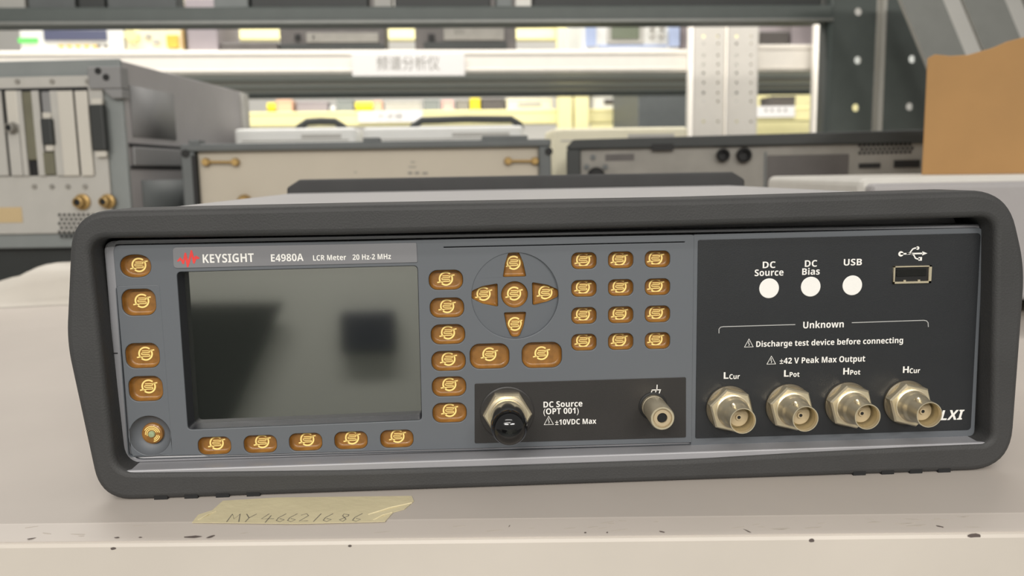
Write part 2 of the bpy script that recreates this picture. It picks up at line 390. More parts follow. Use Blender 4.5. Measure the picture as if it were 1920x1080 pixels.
# power button dish
b = MB(); zc = (pv-VB)/1000
b.lathe([(.0072,-.0001),(.0068,-.0012),(.0058,-.0024),(.0044,-.0033),(.0028,-.0037),(.0026,-.0060)], (pu/1000, 0, zc), n=48, cap0=False, cap1=True)
b.build('power_button_dish', M['panel'], lcr)
b = MB(); b.lathe([(.00385,-.0055),(.00385,-.0030),(.0036,-.0022),(.0030,-.0019)], (pu/1000, 0, zc), n=40); pb = b.build('power_button', M['amber'], lcr)
b = MB()
for r, a_0, a_1 in ((1.7,20,200),(2.25,15,185),(2.8,10,150),(2.25,-75,-10),(2.8,-80,-15),(1.75,-70,-15)):
    b.ribbon([((r*math.cos(math.radians(a_0+(a_1-a_0)*k/14)))/1000, (r*math.sin(math.radians(a_0+(a_1-a_0)*k/14)))/1000) for k in range(15)], .00026)
b.shift((pu/1000, .0019, zc)); b.build('contact_trace', M['gold'], pb, smooth=False)
b = MB(); b.lathe([(.00125,-.002),(.00125,-.0016),(.0010,-.0012),(.0004,-.00105)], (pu/1000, 0, zc), n=24); b.build('indicator_light', M['led'], pb)
# navigation dish (tilted, deeper at lower right) with its five openings
nl = [circle(nc[0], nc[1], NR+.2, 72)] + [[(u+x, v+y) for x, y in lp] for u, v, lp in NAV]
me = plate_mesh(nl, -2.4, -.22, .12, 2)
for vtx in me.vertices:
    x = vtx.co.x*1000-nc[0]; z = vtx.co.z*1000+VB-nc[1]; vtx.co.y += .0016*max(0, ((x-z)/1.414/NR+.9)/1.9)
link('navigation_pad', me, M['panel'], lcr)
# button cups
def cup(lp, name='button', top=-.35, floor=-3.0):
    bm = bmesh.new(); rings = []
    hw = max(abs(p[0]) for p in lp); hh = max(abs(p[1]) for p in lp)
    for ins, w in ((.10, top), (.14, floor+1.0), (.45, floor+.3), (1.0, floor)):
        rings.append([bm.verts.new((p[0]*(hw-ins)/hw/1000, -w/1000, p[1]*(hh-ins)/hh/1000)) for p in lp])
    n = len(lp)
    for i in range(len(rings)-1):
        for k in range(n): bm.faces.new((rings[i][k], rings[i][(k+1) % n], rings[i+1][(k+1) % n], rings[i+1][k]))
    bm.faces.new(rings[-1])
    bmesh.ops.recalc_face_normals(bm, faces=bm.faces[:])
    bm.faces.ensure_lookup_table()
    if bm.faces[-1].normal.y > 0: bmesh.ops.reverse_faces(bm, faces=bm.faces[:])
    me = bpy.data.meshes.new(name); bm.to_mesh(me); bm.free(); return me
def trace_mesh():
    t = MB(); R_ = .00225; wd_ = .00056
    arc = lambda a, c, n=22: [(R_*math.cos(math.radians(a+(c-a)*k/n)), R_*math.sin(math.radians(a+(c-a)*k/n))) for k in range(n+1)]
    t.ribbon([(.0031, .0013), (.0021, .00115), (.0016, .00105)], wd_*.8)
    t.ribbon(arc(48, 216), wd_); t.ribbon(arc(-132, 36), wd_)
    t.ribbon([(-.0031, -.0013), (-.0021, -.00115), (-.0010, -.0012)], wd_*.8)
    for i, z in enumerate((.0010, .00034, -.00034, -.0010)):
        s = 1 if i % 2 == 0 else -1; hw = .0012 if abs(z) > .0006 else .00145
        t.ribbon([(-hw*s, z), (hw*.6*s, z), (hw*s, z-.0001)], .0003)
    for s, z in ((1, .00068), (-1, 0), (1, -.00068)):
        t.ribbon([(s*.00125+s*.00018*math.cos(math.radians(q)), z+.00034*math.sin(math.radians(q))) for q in range(-90, 91, 30)], .0003)
    bmesh.ops.recalc_face_normals(t.bm, faces=t.bm.faces[:])
    me = bpy.data.meshes.new('contact_trace'); t.bm.to_mesh(me); t.bm.free(); me.materials.append(M['gold']); return me
TM = trace_mesh()
for i, (u, v, lp) in enumerate(BT+NAV):
    fl = -3.0 if i < len(BT) else -2.9
    o = link('button', cup(lp, floor=fl, top=-.35 if i < len(BT) else -1.0), M['amber'], lcr, loc=(u/1000, 0, (v-VB)/1000))
    t = bpy.data.objects.new('contact_trace', TM); COL.objects.link(t); t.parent = o; t.location = (random.uniform(-.0001, .0001), -fl/1000-.00003, .0001)
# ---- display
dw = -6.2
b = MB()
dl = [(x, z) for x, z in disp]
bm = b.bm; r0 = [bm.verts.new((x/1000, .0003, (z-VB)/1000)) for x, z in dl]; 
cx = sum(p[0] for p in dl)/len(dl); cz = sum(p[1] for p in dl)/len(dl); hw = max(abs(p[0]-cx) for p in dl); hh = max(abs(p[1]-cz) for p in dl)
def di(ins, w): return [bm.verts.new(((cx+(x-cx)*(hw-ins)/hw)/1000, -w/1000, (cz+(z-cz)*(hh-ins)/hh-VB)/1000)) for x, z in dl]
bm.verts.ensure_lookup_table()
for vtx, (x, z) in zip(r0, dl): vtx.co = ((cx+(x-cx)*(hw-.12)/hw)/1000, .0004, (cz+(z-cz)*(hh-.12)/hh-VB)/1000)
r1 = di(.5, dw)
for k in range(len(r0)): bm.faces.new((r0[k], r0[(k+1) % len(r0)], r1[(k+1) % len(r0)], r1[k]))
bz = b.build('display_bezel', M['bezel'], lcr)
plate('display', [rrect(cx-hw-1, cz-hh-1, cx+hw+1, cz+hh+1, 1)], dw-.8, dw, M['lcd'], lcr)
# ---- name strip with logo and lettering
ns = plate('nameplate', [rpoly(PX([(324,464),(781,455),(783,492),(326,503)]), [1.4,.6,.6,1.4])], -.2, .35, M['plate'], lcr, .15)
def ptext(mb, s, x0, x1, yc, cap, w=.4, **k):
    u0, v = W(x0, yc, w); u1, v2 = W(x1, yc, w); c = W((x0+x1)/2, yc, w)[1]
    mb.mesh(fit_text(s, u0/1000, u1/1000, (c-VB)/1000, cap*.1868/1000, -w/1000, **k))
b = MB()
ptext(b, 'KEYSIGHT', 380, 476, 484, 16, bold=0.); ptext(b, 'E4980A', 508, 569, 483, 13.5, bold=0.)
ptext(b, 'LCR Meter', 587, 649, 483, 10); ptext(b, '20 Hz-2 MHz', 661, 733, 481.5, 10)
b.build('lettering', M['white'], ns, smooth=False)
lg = [(332,489),(338,482),(343,488),(346,474),(349,474),(352.5,489),(355,480),(357.5,469),(360,469),(364,483),(367,479),(374,483),(374,485),(368,486),(365,494),(362,494),(358.8,480),(356,492),(353,501),(350.5,501),(347.5,485),(345,495),(342,495),(339,488),(333,491)]
b = MB(); b.prism([(u/1000, -.00041, (v-VB)/1000) for u, v in PX(lg, .4)], (0, .0001, 0)); b.build('logo', M['red'], ns, smooth=False)
# ---- black DC strip
ds = plate('connector_strip', [rpoly(PX([(890,719),(1286,707),(1286,820),(890,831)]), .6)], -.2, .25, M['black2'], lcr, .1)
def warn(mb, xc, yb, s, w):                    # warning triangle with a bolt, sizes in pixels
    k = .1868/1000; u, v = W(xc, yb, w); x = u/1000; z = (v-VB)/1000; h = s*.86*k; q = s*k/2
    mm = MB(); mm.ribbon([(x-q, z), (x+q, z), (x, z+h*1.08)], .00032, True)
    mm.ribbon([(x, z+h*.78), (x-.0002, z+h*.45), (x+.0002, z+h*.42), (x, z+h*.14)], .0002); mm.shift((0, -w/1000, 0))
    me = bpy.data.meshes.new('t'); mm.bm.to_mesh(me); mb.mesh(me); bpy.data.meshes.remove(me)
b = MB()
ptext(b, 'DC Source', 1019, 1092, 757.5, 11.5, .3, bold=0.); ptext(b, '(OPT 001)', 1019, 1085, 770.5, 11.5, .3, bold=0.); ptext(b, '±10VDC Max', 1041, 1118, 790.5, 10.5, .3, bold=0.)
b.build('lettering', M['white'], ds, smooth=False)
b = MB(); warn(b, 1029, 796, 18, .3); b.build('warning_symbol', M['white'], ds, smooth=False)
b = MB(); mm = MB(); u, v = W(1230, 731, .3); x = u/1000; z = (v-VB)/1000
mm.ribbon([(x-.0016, z), (x+.0018, z)], .00032); mm.ribbon([(x+.0003, z), (x+.0004, z+.0019)], .00032)
for q in (-.0014, .0001, .0016): mm.ribbon([(x+q, z), (x+q-.0005, z-.0015)], .00032)
mm.shift((0, -.0003, 0)); me = bpy.data.meshes.new('t'); mm.bm.to_mesh(me); b.mesh(me)
b.build('ground_symbol', M['white'], ds, smooth=False)
def hexprism(mb, cx, cz, r, y0, y1, rot, cham=.0007):
    for k in (0,):
        rings = []
        for rr, yy in ((r, y0), (r, y1+cham), (r*.93, y1)):
            rings.append([mb.bm.verts.new((cx+rr*math.cos(math.radians(rot+60*i)), yy, cz+rr*math.sin(math.radians(rot+60*i)))) for i in range(6)])
        for i in range(2):
            for q in range(6): mb.bm.faces.new((rings[i][q], rings[i][(q+1) % 6], rings[i+1][(q+1) % 6], rings[i+1][q]))
        mb.bm.faces.new(rings[-1]); mb.bm.faces.new(rings[0][::-1])
# DC source connector
u, v = W(951, 774); cx, cz = u/1000, (v-VB)/1000
b = MB(); b.lathe([(.0098,0),(.0098,.0006),(.0094,.0008)], (cx, 0, cz)); dc = b.build('dc_source_connector', M['black2'], lcr)
b = MB(); hexprism(b, cx, cz, .0088, -.0005, -.0035, 0); b.build('hex_nut', M['nickel'], dc, smooth=False)
b = MB(); b.lathe([(.0070,.003),(.0070,.0040),(.0064,.0044),(.0064,.0046),(.0059,.0046),(.0059,.0056),(.0055,.0060)], (cx, 0, cz)); b.build('threaded_barrel', M['nickel'], dc)
b = MB(); b.lathe([(.0060,.0056),(.0062,.0070)]+[(.0063, .0165)]+[(.0062*math.cos(math.radians(a))+.0001, .0170+.0056*math.sin(math.radians(a))) for a in range(6, 90, 7)], (cx, 0, cz)); b.build('dust_cap', M['capblack'], dc)
dc.children[-1]['label'] = 'glossy black rounded dust cap'
# ground terminal
u, v = W(1224, 761); cx, cz = u/1000, (v-VB)/1000
b = MB(); b.lathe([(.0052,0),(.0052,.0006),(.0046,.0008)], (cx, 0, cz)); b.build('ground_washer', M['dark'], lcr); gw = lcr.children[-1]
b = MB(); b.lathe([(.0043,.0003),(.0043,.0024),(.0041,.0026),(.0041,.0032),(.0043,.0034),(.0043,.0150),(.0040,.0157),(.0034,.0157),(.0033,.0150)], (cx, 0, cz), cap1=False); gt = b.build('ground_terminal', M['nickel'], lcr)
gw.parent = gt
b = MB(); b.lathe([(.0033,.0130),(.0033,.0149),(.0030,.0149),(.0029,.0153),(.0018,.0153),(.0017,.0100)], (cx, 0, cz), cap1=False); b.build('inner_sleeve', M['teflon'], gt)
b = MB(); b.lathe([(.0016,.0085),(.0016,.0149)], (cx, 0, cz)); b.build('bore', M['dark'], gt)
# ---- right module: bezel and black connector panel
plate('module_bezel', [rpoly(PX([(1300,440),(1846,427),(1828,819),(1295,838)]), [1,2.5,2.5,1])], -4, -.25, M['panel'], lcr, .3)
cp = plate('connector_panel', [rpoly(PX([(1309,450),(1839,437),(1820,806),(1304,822)]), [.6,1.5,1.5,.6])], -.4, .1, M['black'], lcr, .1)
w = .14; b = MB()
for s, x0, x1, yc, cap in (('DC',1430,1454,496.5,12.5),('Source',1415,1469,511,12.5),('DC',1509,1532,494,12.5),('Bias',1504,1537,509,12.5),('USB',1582,1616,491.5,12.5),
                           ('Unknown',1506,1582,608.5,13),('Discharge test device before connecting',1418,1693,641.5,11),('±42 V Peak Max Output',1462,1622,674.5,11.5),
                           ('L',1357,1366,704,13),('Cur',1367.5,1387,706,9.5),('L',1470,1479,700,13),('Pot',1480.5,1499,702,9.5),('H',1581,1592,696,13),('Pot',1594,1613,698,9.5),('H',1693,1704,693,13),('Cur',1705.5,1725,695,9.5)):
    ptext(b, s, x0, x1, yc, cap, w, bold=0.)
ptext(b, 'LXI', 1763, 1808, 778, 20, w, bold=0., shear=.28)
b.build('lettering', M['white'], cp, smooth=False)
for q in ((1404, 650.5), (1446, 682.5)): b = MB(); warn(b, *q, 17, w); b.build('warning_symbol', M['white'], cp, smooth=False)
b = MB()
# USB trident
k = .1868/1000; u, v = W(1711, 475.5, w); ox, oz = u/1000, (v-VB)/1000
mm = MB(); L = lambda *p: [(ox+x*k, oz+y*k) for x, y in p]
mm.ribbon(L((-24,0),(20,0)), 3*k); mm.ribbon(L((-12,0),(-6,1),(0,9),(4,10.5),(9,10.5)), 2.6*k); mm.ribbon(L((-4,0),(2,-2),(6,-9),(10,-10.5),(15,-10.5)), 2.6*k)
for pts in ([(x*5.2-23, y*5.2) for x, y in circle(0, 0, 1, 16)], [(x*3.4+9.5, y*3.4+10.5) for x, y in circle(0, 0, 1, 14)], [(12,-14),(19,-14),(19,-7),(12,-7)], [(19,-4),(29,0),(19,4)]):
    mm.prism([(ox+x*k, 0, oz+y*k) for x, y in pts], (0, -.00006, 0))
mm.shift((0, -w/1000, 0)); me = bpy.data.meshes.new('t'); mm.bm.to_mesh(me); b.mesh(me)
b.build('trident_symbol', M['white'], cp, smooth=False)
for pts in ([(1348,625),(1348,617),(1351,613.5),(1356,612.5),(1491,608.5)], [(1597,605),(1732,600.5),(1737,601.5),(1740,605),(1740.5,613)]):
    b = MB(); b.ribbon([(u/1000, (v-VB)/1000) for u, v in PX(pts, w)], .0003); b.shift((0, -w/1000, 0)); b.build('bracket_line', M['greyprint'], cp, smooth=False)
for x, y in ((1442,540.5),(1520,537.5),(1598,535)):
    u, v = W(x, y, w); b = MB(); b.lathe([(.00358,0),(.00358,.0001),(.0034,.00018)], (u/1000, -.0001, (v-VB)/1000), n=48); b.build('indicator', M['white'], cp)
    cp.children[-1]['label'] = 'round white indicator window'
# USB socket
x0, z1 = W(1675, 499, .2); x1, z0 = W(1744, 530, .2); x0, x1, z0, z1 = x0/1000, x1/1000, (z0-VB)/1000, (z1-VB)/1000
b = MB(); t = .0007
b.box(x0, x1, -.0009, .0005, z0, z0+t); b.box(x0, x1, -.0009, .0005, z1-t*.6, z1); b.box(x0, x0+t*.6, -.0009, .0005, z0, z1); b.box(x1-t*1.3, x1, -.0009, .0005, z0, z1)
us = b.build('usb_port', M['nickel'], lcr)
b = MB(); b.box(x0+t*.5, x1-t, -.00025, -.0001, z0+t*.8, z1-t*.5); b.build('socket_opening', M['dark'], us)
b = MB(); b.box(x0+.0012, x1-.0018, -.0006, -.0002, z0+.0026, z1-.0012); b.build('tongue', M['capblack'], us)
for q in (.3, .68): b = MB(); b.box(x0+(x1-x0)*q-.0004, x0+(x1-x0)*q+.0004, -.0008, -.0002, z0+t*.8, z0+t*.8+.0007); b.build('contact_spring', M['nickel'], us)
# ---- BNC sockets
bn0 = None
for i in range(4):
    cx, cz = (86.92+22*i)/1000, (-32.51-VB)/1000+i*.00003
    root = None
    if bn0 is None:
        c = (0, 0, 0)
        b = MB(); b.lathe([(.0083,.0001),(.0083,.0010),(.0078,.0014)], c, n=48); w_ = b.build('bnc_socket', M['washer'], lcr)
        b = MB(); hexprism(b, 0, 0, .00835, -.0012, -.0050, -15); b.build('hex_nut', M['nickel'], w_, smooth=False)
        b = MB(); b.lathe([(.0062,.0048),(.0062,.0054),(.0058,.0056),(.0058,.0060),(.0055,.0064),(.0054,.0078),(.0051,.0090),(.0047,.0098),(.0046,.0104),(.0046,.0160),(.00455,.0166),(.00425,.0166),(.0041,.0160),(.0041,.0080)], c, n=48, cap1=False); b.build('barrel', M['nickel'], w_)
        b = MB(); b.lathe([(.00408,.0152),(.00405,.0108),(.0040,.0104),(.0021,.0104)], c, n=40, cap0=False); b.build('barrel_lining', M['nickelin'], w_)
        b = MB(); b.lathe([(.0035,.0100),(.0035,.0116),(.0033,.0118),(.0012,.0118),(.0011,.0124),(.0006,.0124),(.0005,.0110)], c, n=32); b.build('insulator', M['teflon'], w_)
        b = MB(); b.lathe([(.00055,.0119),(.00055,.01245)], c, n=16); b.build('pin_hole', M['dark'], w_)
        b = MB(); b.lathe([(.0009,.0042),(.0009,.0056),(.0006,.0060)], (0, -.0127, 0), axis='z', n=16)
        bmesh.ops.rotate(b.bm, verts=b.bm.verts[:], cent=(0,0,0), matrix=Matrix.Rotation(math.radians(-25), 3, 'Y')); b.build('bayonet_lug', M['nickel'], w_)
        b = MB(); b.lathe([(.0009,-.0042),(.0009,-.0056),(.0006,-.0060)], (0, -.0127, 0), axis='z', n=16)
        bmesh.ops.rotate(b.bm, verts=b.bm.verts[:], cent=(0,0,0), matrix=Matrix.Rotation(math.radians(-25), 3, 'Y')); b.build('bayonet_lug', M['nickel'], w_)
        w_.location = (cx, 0, cz); bn0 = w_
    else:
        r = bn0.copy(); COL.objects.link(r); r.parent = lcr; r.location = (cx, 0, cz)
        for ch in bn0.children:
            d = ch.copy(); COL.objects.link(d); d.parent = r
# ------------------------------------------------------------------ masking tape on the shelf
tp = [(360,981),(372,966),(398,958),(418,940),(520,934),(772,931),(776,941),(758,956),(737,962),(722,979),(690,980),(560,983)]
q = [onshelf(x, y) for x, y in tp]
tp0 = Vector((sum(p[0] for p in q)/len(q), sum(p[1] for p in q)/len(q), 0))
b = MB(); b.prism([(p[0]-tp0.x, p[1]-tp0.y, .0001) for p in q], (0, 0, .00015))
for (xa, ya, xb, yb) in ((690,966,772,944),(700,976,735,962),(372,976,405,960)):
    A, B = onshelf(xa, ya), onshelf(xb, yb); b.tube([(A[0]-tp0.x, A[1]-tp0.y, .0002), ((A[0]+B[0])/2-tp0.x, (A[1]+B[1])/2-tp0.y+.0003, .0005), (B[0]-tp0.x, B[1]-tp0.y, .0002)], .0003, 6)
tape = b.build('masking_tape', M['tape'], None, loc=tp0, smooth=False)
tag(tape, 'torn strip of cream masking tape with a handwritten number on the shelf front', 'tape')
glyph = {'M': [[(0,0),(.25,1),(.5,.35),(.85,1),(.95,0)]], 'Y': [[(.1,1),(.4,.5)],[(.9,1),(.4,.5),(.2,0)]], '4': [[(.5,1),(0,.35),(1,.4)],[(.7,.8),(.4,-.1)]], '6': [[(.7,1),(.2,.5),(.1,.15),(.4,0),(.7,.25),(.3,.4)]],
         '2': [[(.1,.8),(.5,1),(.7,.75),(.1,.05),(.8,.1)]], '1': [[(.6,1),(.2,0)]], '8': [[(.7,.85),(.3,.95),(.25,.7),(.6,.3),(.4,0),(.1,.2),(.7,.7),(.7,.85)]]}
b = MB(); xs = [425,455,488,515,536,558,583,603,633,658]
for ch, x in zip('MY46621686', xs):
    for st in glyph[ch]:
        pts = []
        for gx, gy in st:
            X, Y = onshelf(x+gx*24+gy*5, 979-gy*15+(680-x)*.004); pts.append((X-tp0.x, Y-tp0.y))
        mm = MB(); mm.ribbon(pts, .00034)
        for vtx in mm.bm.verts: vtx.co = (vtx.co.x, vtx.co.z, .00027+vtx.co.y)
        me = bpy.data.meshes.new('t'); mm.bm.to_mesh(me); b.mesh(me)
b.build('handwriting', M['ink'], tape, smooth=False)

# ------------------------------------------------------------------ foam packing sheet at left
f = Fr(20, 800, 0)
x0, x1 = f.p(-320, 540)[0], f.p(238, 540)[0]; NX, NY = 40, 14; b = MB(); g_ = []
for i in range(NX+1):
    t = i/NX; row = []
    for j in range(NY+1):
        q = j/NY; x = x0+(x1-x0)*t; ht = .011+.024*max(0, min(1, (t-.52)/.30))
        e = min(1, 8*(1-t))*min(1, 6*t)*(1-(2*abs(q-.55))**4); z = ht*max(0, e)*(1+.12*math.sin(9*t+5*q)+.08*math.sin(31*t-7*q))
        row.append(b.bm.verts.new((x, -.045+.095*q+.004*math.sin(17*t), .0004+max(0, z))))
    g_.append(row)
for i in range(NX):
    for j in range(NY): b.bm.faces.new((g_[i][j], g_[i+1][j], g_[i+1][j+1], g_[i][j+1]))
b.bm.faces.new([r[0] for r in g_][::-1]+[r for r in g_[0][1:]]+[r[-1] for r in g_[1:]]+[r for r in g_[-1][1:-1]][::-1])
fo = b.build('foam_sheet', M['foam'], None, loc=f.o); tag(fo, 'thin off-white packing foam sheet lying on shelf left of the meter', 'packing sheet')

# ------------------------------------------------------------------ card-cage device at left
f = Fr(0, 930, -5)
dv = empty('card_cage_instrument', f.o, f.yaw)
tag(dv, 'big grey card-cage instrument with vertical slot covers at left of the shelf', 'electronic instrument')
xl, xr, zb, zt = f.rect(-330, 118, 236, 467)
DP = .36
b = MB(); b.box(xl, xr, .004, DP, zb, zt); b.build('chassis', M['dgrey2'], dv, .002)
b = MB(); b.box(xl, xr+.001, 0, .006, zb, zt+.001); fp = b.build('rear_frame', M['dgrey'], dv, .0015)
rp = f.rect(-320, 147, 205, 440); b = MB(); b.box(rp[0], rp[1], -.004, 0, rp[2], rp[3]); b.build('rear_plate', M['rplate'], dv, .001)
b = MB()
for x0, y0, x1, y1 in ((-320,118,236,119),): pass
r_ = f.rect(172, 126, 233, 168, 0); b.box(r_[0], r_[1], -.008, .01, r_[2], r_[3]); r2 = f.rect(198, 165, 233, 186, 0)
b.prism([(r2[0], -.008, r_[2]), (r_[1], -.008, r_[2]), (r_[1], -.008, r2[2]), ((r2[0]+r_[1])/2, -.008, r2[2])], (0, .018, 0)); br = b.build('corner_bumper', M['dgrey3'], dv, .0015)
for x, y in ((184,133),(199,145)): p = f.p(x, y, -.008); b = MB(); b.lathe([(.0035,.0001),(.0035,.0006),(.0028,.0008)], (p[0], -.008, p[1]), n=16); b.build('screw', M['dark'], br)
# slot bay recess and covers
bay = f.rect(-320, 168, 172, 332, -.004); b = MB(); b.box(bay[0], bay[1], -.0046, -.0036, bay[2], bay[3]); b.build('slot_bay', M['dark'], dv)
for x0, x1, mm_, y0, y1 in ((-190,-162,'rplate',170,330),(-155,-128,'slotw',170,330),(-122,-92,'rplate',170,330),(-84,-52,'slotw',170,330),(-46,-18,'rplate',170,330),(-15,10,'rplate',170,330),(13,35,'slotw',170,234),(18,40,'rplate',236,330),(38,48,'rplate',170,330),(48,66,'sloto',172,300),(66,80,'rplate',170,330),(80,98,'dgrey3',172,215),(82,104,'sloto',285,328),(100,117,'rplate',170,330),(113,143,'slotw',170,330),(147,170,'slotw',170,330)):
    q = f.rect(x0, y0, x1, y1, -.006); b = MB(); b.box(q[0], q[1], -.0075, -.004, q[2], q[3]); b.build('slot_cover', M[mm_], dv, .001)
for x0, y0, x1, y1 in ((172,196,198,283),(79,222,100,272)):
    q = f.rect(x0, y0, x1, y1, -.01); b = MB(); b.box(q[0], q[1], -.013, -.004, q[2], q[3]); cn = b.build('multi_pin_connector', M['blkdev'], dv, .002)
    b = MB(); b.box(q[0]+.002, q[1]-.002, -.010, -.004, q[3], q[3]+.006); b.build('jack_screw', M['slotw'], cn); b = MB(); b.box(q[0]+.002, q[1]-.002, -.010, -.004, q[2]-.006, q[2]); b.build('jack_screw', M['slotw'], cn)
for x, y, r in ((22,240,.0075),(150,379,.0085),(198,378,.0078)):
    p = f.p(x, y, -.01); b = MB(); b.lathe([(r,.003),(r,.007),(r*.7,.008),(r*.62,.016),(r*.45,.0165),(r*.42,.009)], (p[0], 0, p[1]), n=24); so = b.build('coaxial_socket', M['brass'] if x > 100 else M['gpanel'], dv)
    b = MB(); b.lathe([(r*.42,.009),(r*.42,.0150)], (p[0], 0, p[1]), n=16); b.build('bore', M['dark'], so)
q = f.rect(-60, 389, 42, 418, -.004); b = MB(); b.box(q[0], q[1], -.0045, -.0038, q[2], q[3]); b.build('sticker', M['sticker'], dv); dv.children[-1]['label'] = 'tan paper sticker'
b = MB()
for j in range(6):
    for i in range(9-(j > 3)):
        p = f.p(112+i*9+(j % 2)*4, 403+j*8, -.004); b.lathe([(.0017,.0042),(.0017,.0046)], (p[0], 0, p[1]), n=8)
b.build('vent_grille', M['dark'], dv)
for x, y in ((33,153),(98,153),(165,153),(65,350),(98,350),(128,350),(160,350)): p = f.p(x, y, -.004); b = MB(); b.lathe([(.0026,.004),(.0026,.0054)], (p[0], 0, p[1]), n=10); b.build('panel_screw', M['gpanel'], dv)
b = MB(); b.box(xl+.004, xr-.004, .012, DP-.01, .0005, zb); b.build('underside_shade', M['blkdev'], dv)  # dark box standing in for the shadow under the chassis
# side details (on the face that looks right)
b = MB(); b.box(xr, xr+.0012, .018, .125, zb+.55*(zt-zb)+.01, zt-.024); b.build('side_recess', M['dgrey3'], dv)
b = MB(); b.box(xr, xr+.0015, .008, .40-.05, zb+.555*(zt-zb)-.002, zb+.555*(zt-zb)+.0015); b.build('side_groove', M['gap'], dv); b = MB(); b.box(xr, xr+.0015, .008, .35, zb+.425*(zt-zb), zb+.425*(zt-zb)+.003); b.build('side_groove', M['gap'], dv)
b = MB(); b.box(xr, xr+.004, .012, .30, zb+.44*(zt-zb), zb+.545*(zt-zb)); b.build('strap_handle', M['dgrey3'], dv, .002)
b = MB(); b.box(xr, xr+.001, .03, .30, zb+.08*(zt-zb), zb+.36*(zt-zb)); b.build('side_vent', M['frame'], dv)
b = MB(); b.box(xr-.002, xr+.006, DP-.012, DP+.012, zb, zt-.002); b.build('front_flange', M['rplate'], dv, .002)


# ------------------------------------------------------------------ middle device with beige rear panel
f = Fr(690, 960, 2.0)
mv = empty('bench_analyzer', f.o, f.yaw); tag(mv, 'dark-framed instrument with a plain beige rear panel directly behind the meter', 'electronic instrument')
xl, xr, zb, zt = f.rect(346, 266, 1032, 400); zb = .012
tl = f.p(346, 272)[1]
b = MB(); b.box(xl+.004, xr-.004, .008, .19, zb, zt-.006); b.build('case', M['frame'], mv, .003)
zi = f.p(690, 280)[1]
b = MB(); b.box(xl, xr, -.010, .020, zi, zt); b.box(xl, xl+f.p(377,330)[0]-f.p(346,330)[0]-.003, -.010, .020, zb, zi); b.box(xr-.014, xr, -.010, .020, zb, zi); fr_ = b.build('rear_bumper', M['frame'], mv, .002)
for x0, x1 in ((352,372),(680,712),(905,990)): q = f.rect(x0, 260, x1, 268, -.01); b = MB(); b.box(q[0], q[1], -.008, .018, zt-.001, zt+.0045); b.build('bumper_ridge', M['frame'], fr_, .001)
b = MB(); b.box(xl+.0165, xr-.013, -.001, .010, zb, zi); b.build('rear_panel', M['beige'], mv)
b = MB(); x_ = f.p(372, 330)[0]; b.box(x_-.0035, x_+.001, -.0104, -.004, zb, zi-.004); b.build('gap', M['dark'], mv)
for x0, x1, y in ((388,443,304),(952,1002,302)):
    A, B = f.p(x0, y), f.p(x1, y); b = MB(); b.tube([(A[0], -.007, A[1]), (B[0], -.007, B[1])], .0014)
    cl = b.build('cord_clip', M['brass'], mv)
    for p in (A, B): b = MB(); b.lathe([(.0045,.001),(.0045,.006),(.0035,.009)], (p[0], 0, p[1]), n=14); b.build('post', M['brass'], cl)
p = f.p(460, 378); b = MB(); b.lathe([(.008,.001),(.008,.006),(.005,.012)], (p[0], 0, p[1]), n=20); b.build('coaxial_socket', M['brass'], mv)
for x, y in ((346,288),(1027,284)): p = f.p(x+2, y, -.01); b = MB(); b.lathe([(.0045,.0098),(.0045,.0112)], (p[0], 0, p[1]), n=14); b.build('screw', M['dark'], mv)
for x, y, w_, h_ in ((770,303,8,2),(766,312,14,2),(765,322,8,5),(778,322,8,5),(792,323,10,4),(664,322,5,2)):
    q = f.rect(x, y, x+w_, y+h_, -.001); b = MB(); b.box(q[0], q[1], -.0014, -.0006, q[2], q[3]); b.build('printed_mark', M['gpanel'], mv)
for x in (xl+.03, xr-.03):
    for y in (.02, .16): b = MB(); b.lathe([(.012,0),(.012,zb+.002)], (x, y, 0), axis='z', n=16); b.build('foot', M['dark'], mv)

# ------------------------------------------------------------------ right device, black top and worn grey panel
f = Fr(1395, 930, -10)
rv = empty('bench_supply', f.o, f.yaw); tag(rv, 'black-topped instrument with worn grey rear panel, behind the meter beside cardboard box', 'electronic instrument')
xl = f.p(1063, 320)[0]; xr = f.p(1790, 320)[0]; zb = .010
zt0 = f.p(1075, 262)[1]; zt1 = f.p(1725, 243)[1]; zi0 = f.p(1100, 280)[1]; zi1 = f.p(1720, 268)[1]
b = MB(); b.prism([(xl+.003, .006, zb), (xr, .006, zb), (xr, .006, zt1-.003), (xl+.003, .006, zt0-.003)], (0, .19, 0)); b.build('case', M['blkdev'], rv, .003)
b = MB(); b.prism([(xl, -.006, zi0), (xr, -.006, zi1), (xr, -.006, zt1), (xl+.008, -.006, zt0), (xl, -.006, zt0-.008)], (0, .03, 0)); b.box(xl, f.p(1089, 320)[0], -.006, .024, zb, zi0); b.build('rear_bumper', M['blkdev'], rv, .003)
b = MB(); b.prism([(xl+.01, 0, zb), (xr-.002, 0, zb), (xr-.002, 0, zi1+.003), (xl+.01, 0, zi0+.003)], (0, .01, 0)); b.build('rear_panel', M['gpanel'], rv)
for x, y, r in ((1355,291,.0072),(1394,291,.0082)):
    p = f.p(x, y); b = MB(); b.lathe([(r,0),(r,.008),(r*.8,.010),(r*.7,.010),(r*.6,.003)], (p[0], 0, p[1]), n=24); b.build('fuse_holder', M['dark'], rv)
p = f.p(1118, 330); b = MB(); b.lathe([(.010,0),(.010,.006),(.007,.008)], (p[0], 0, p[1]), n=24); b.build('round_socket', M['dark'], rv)
b = MB(); q = f.rect(1135, 289, 1189, 301); b.box(q[0], q[1], -.0008, .001, q[2], q[3]); b.build('label_window', M['darkdev'], rv)
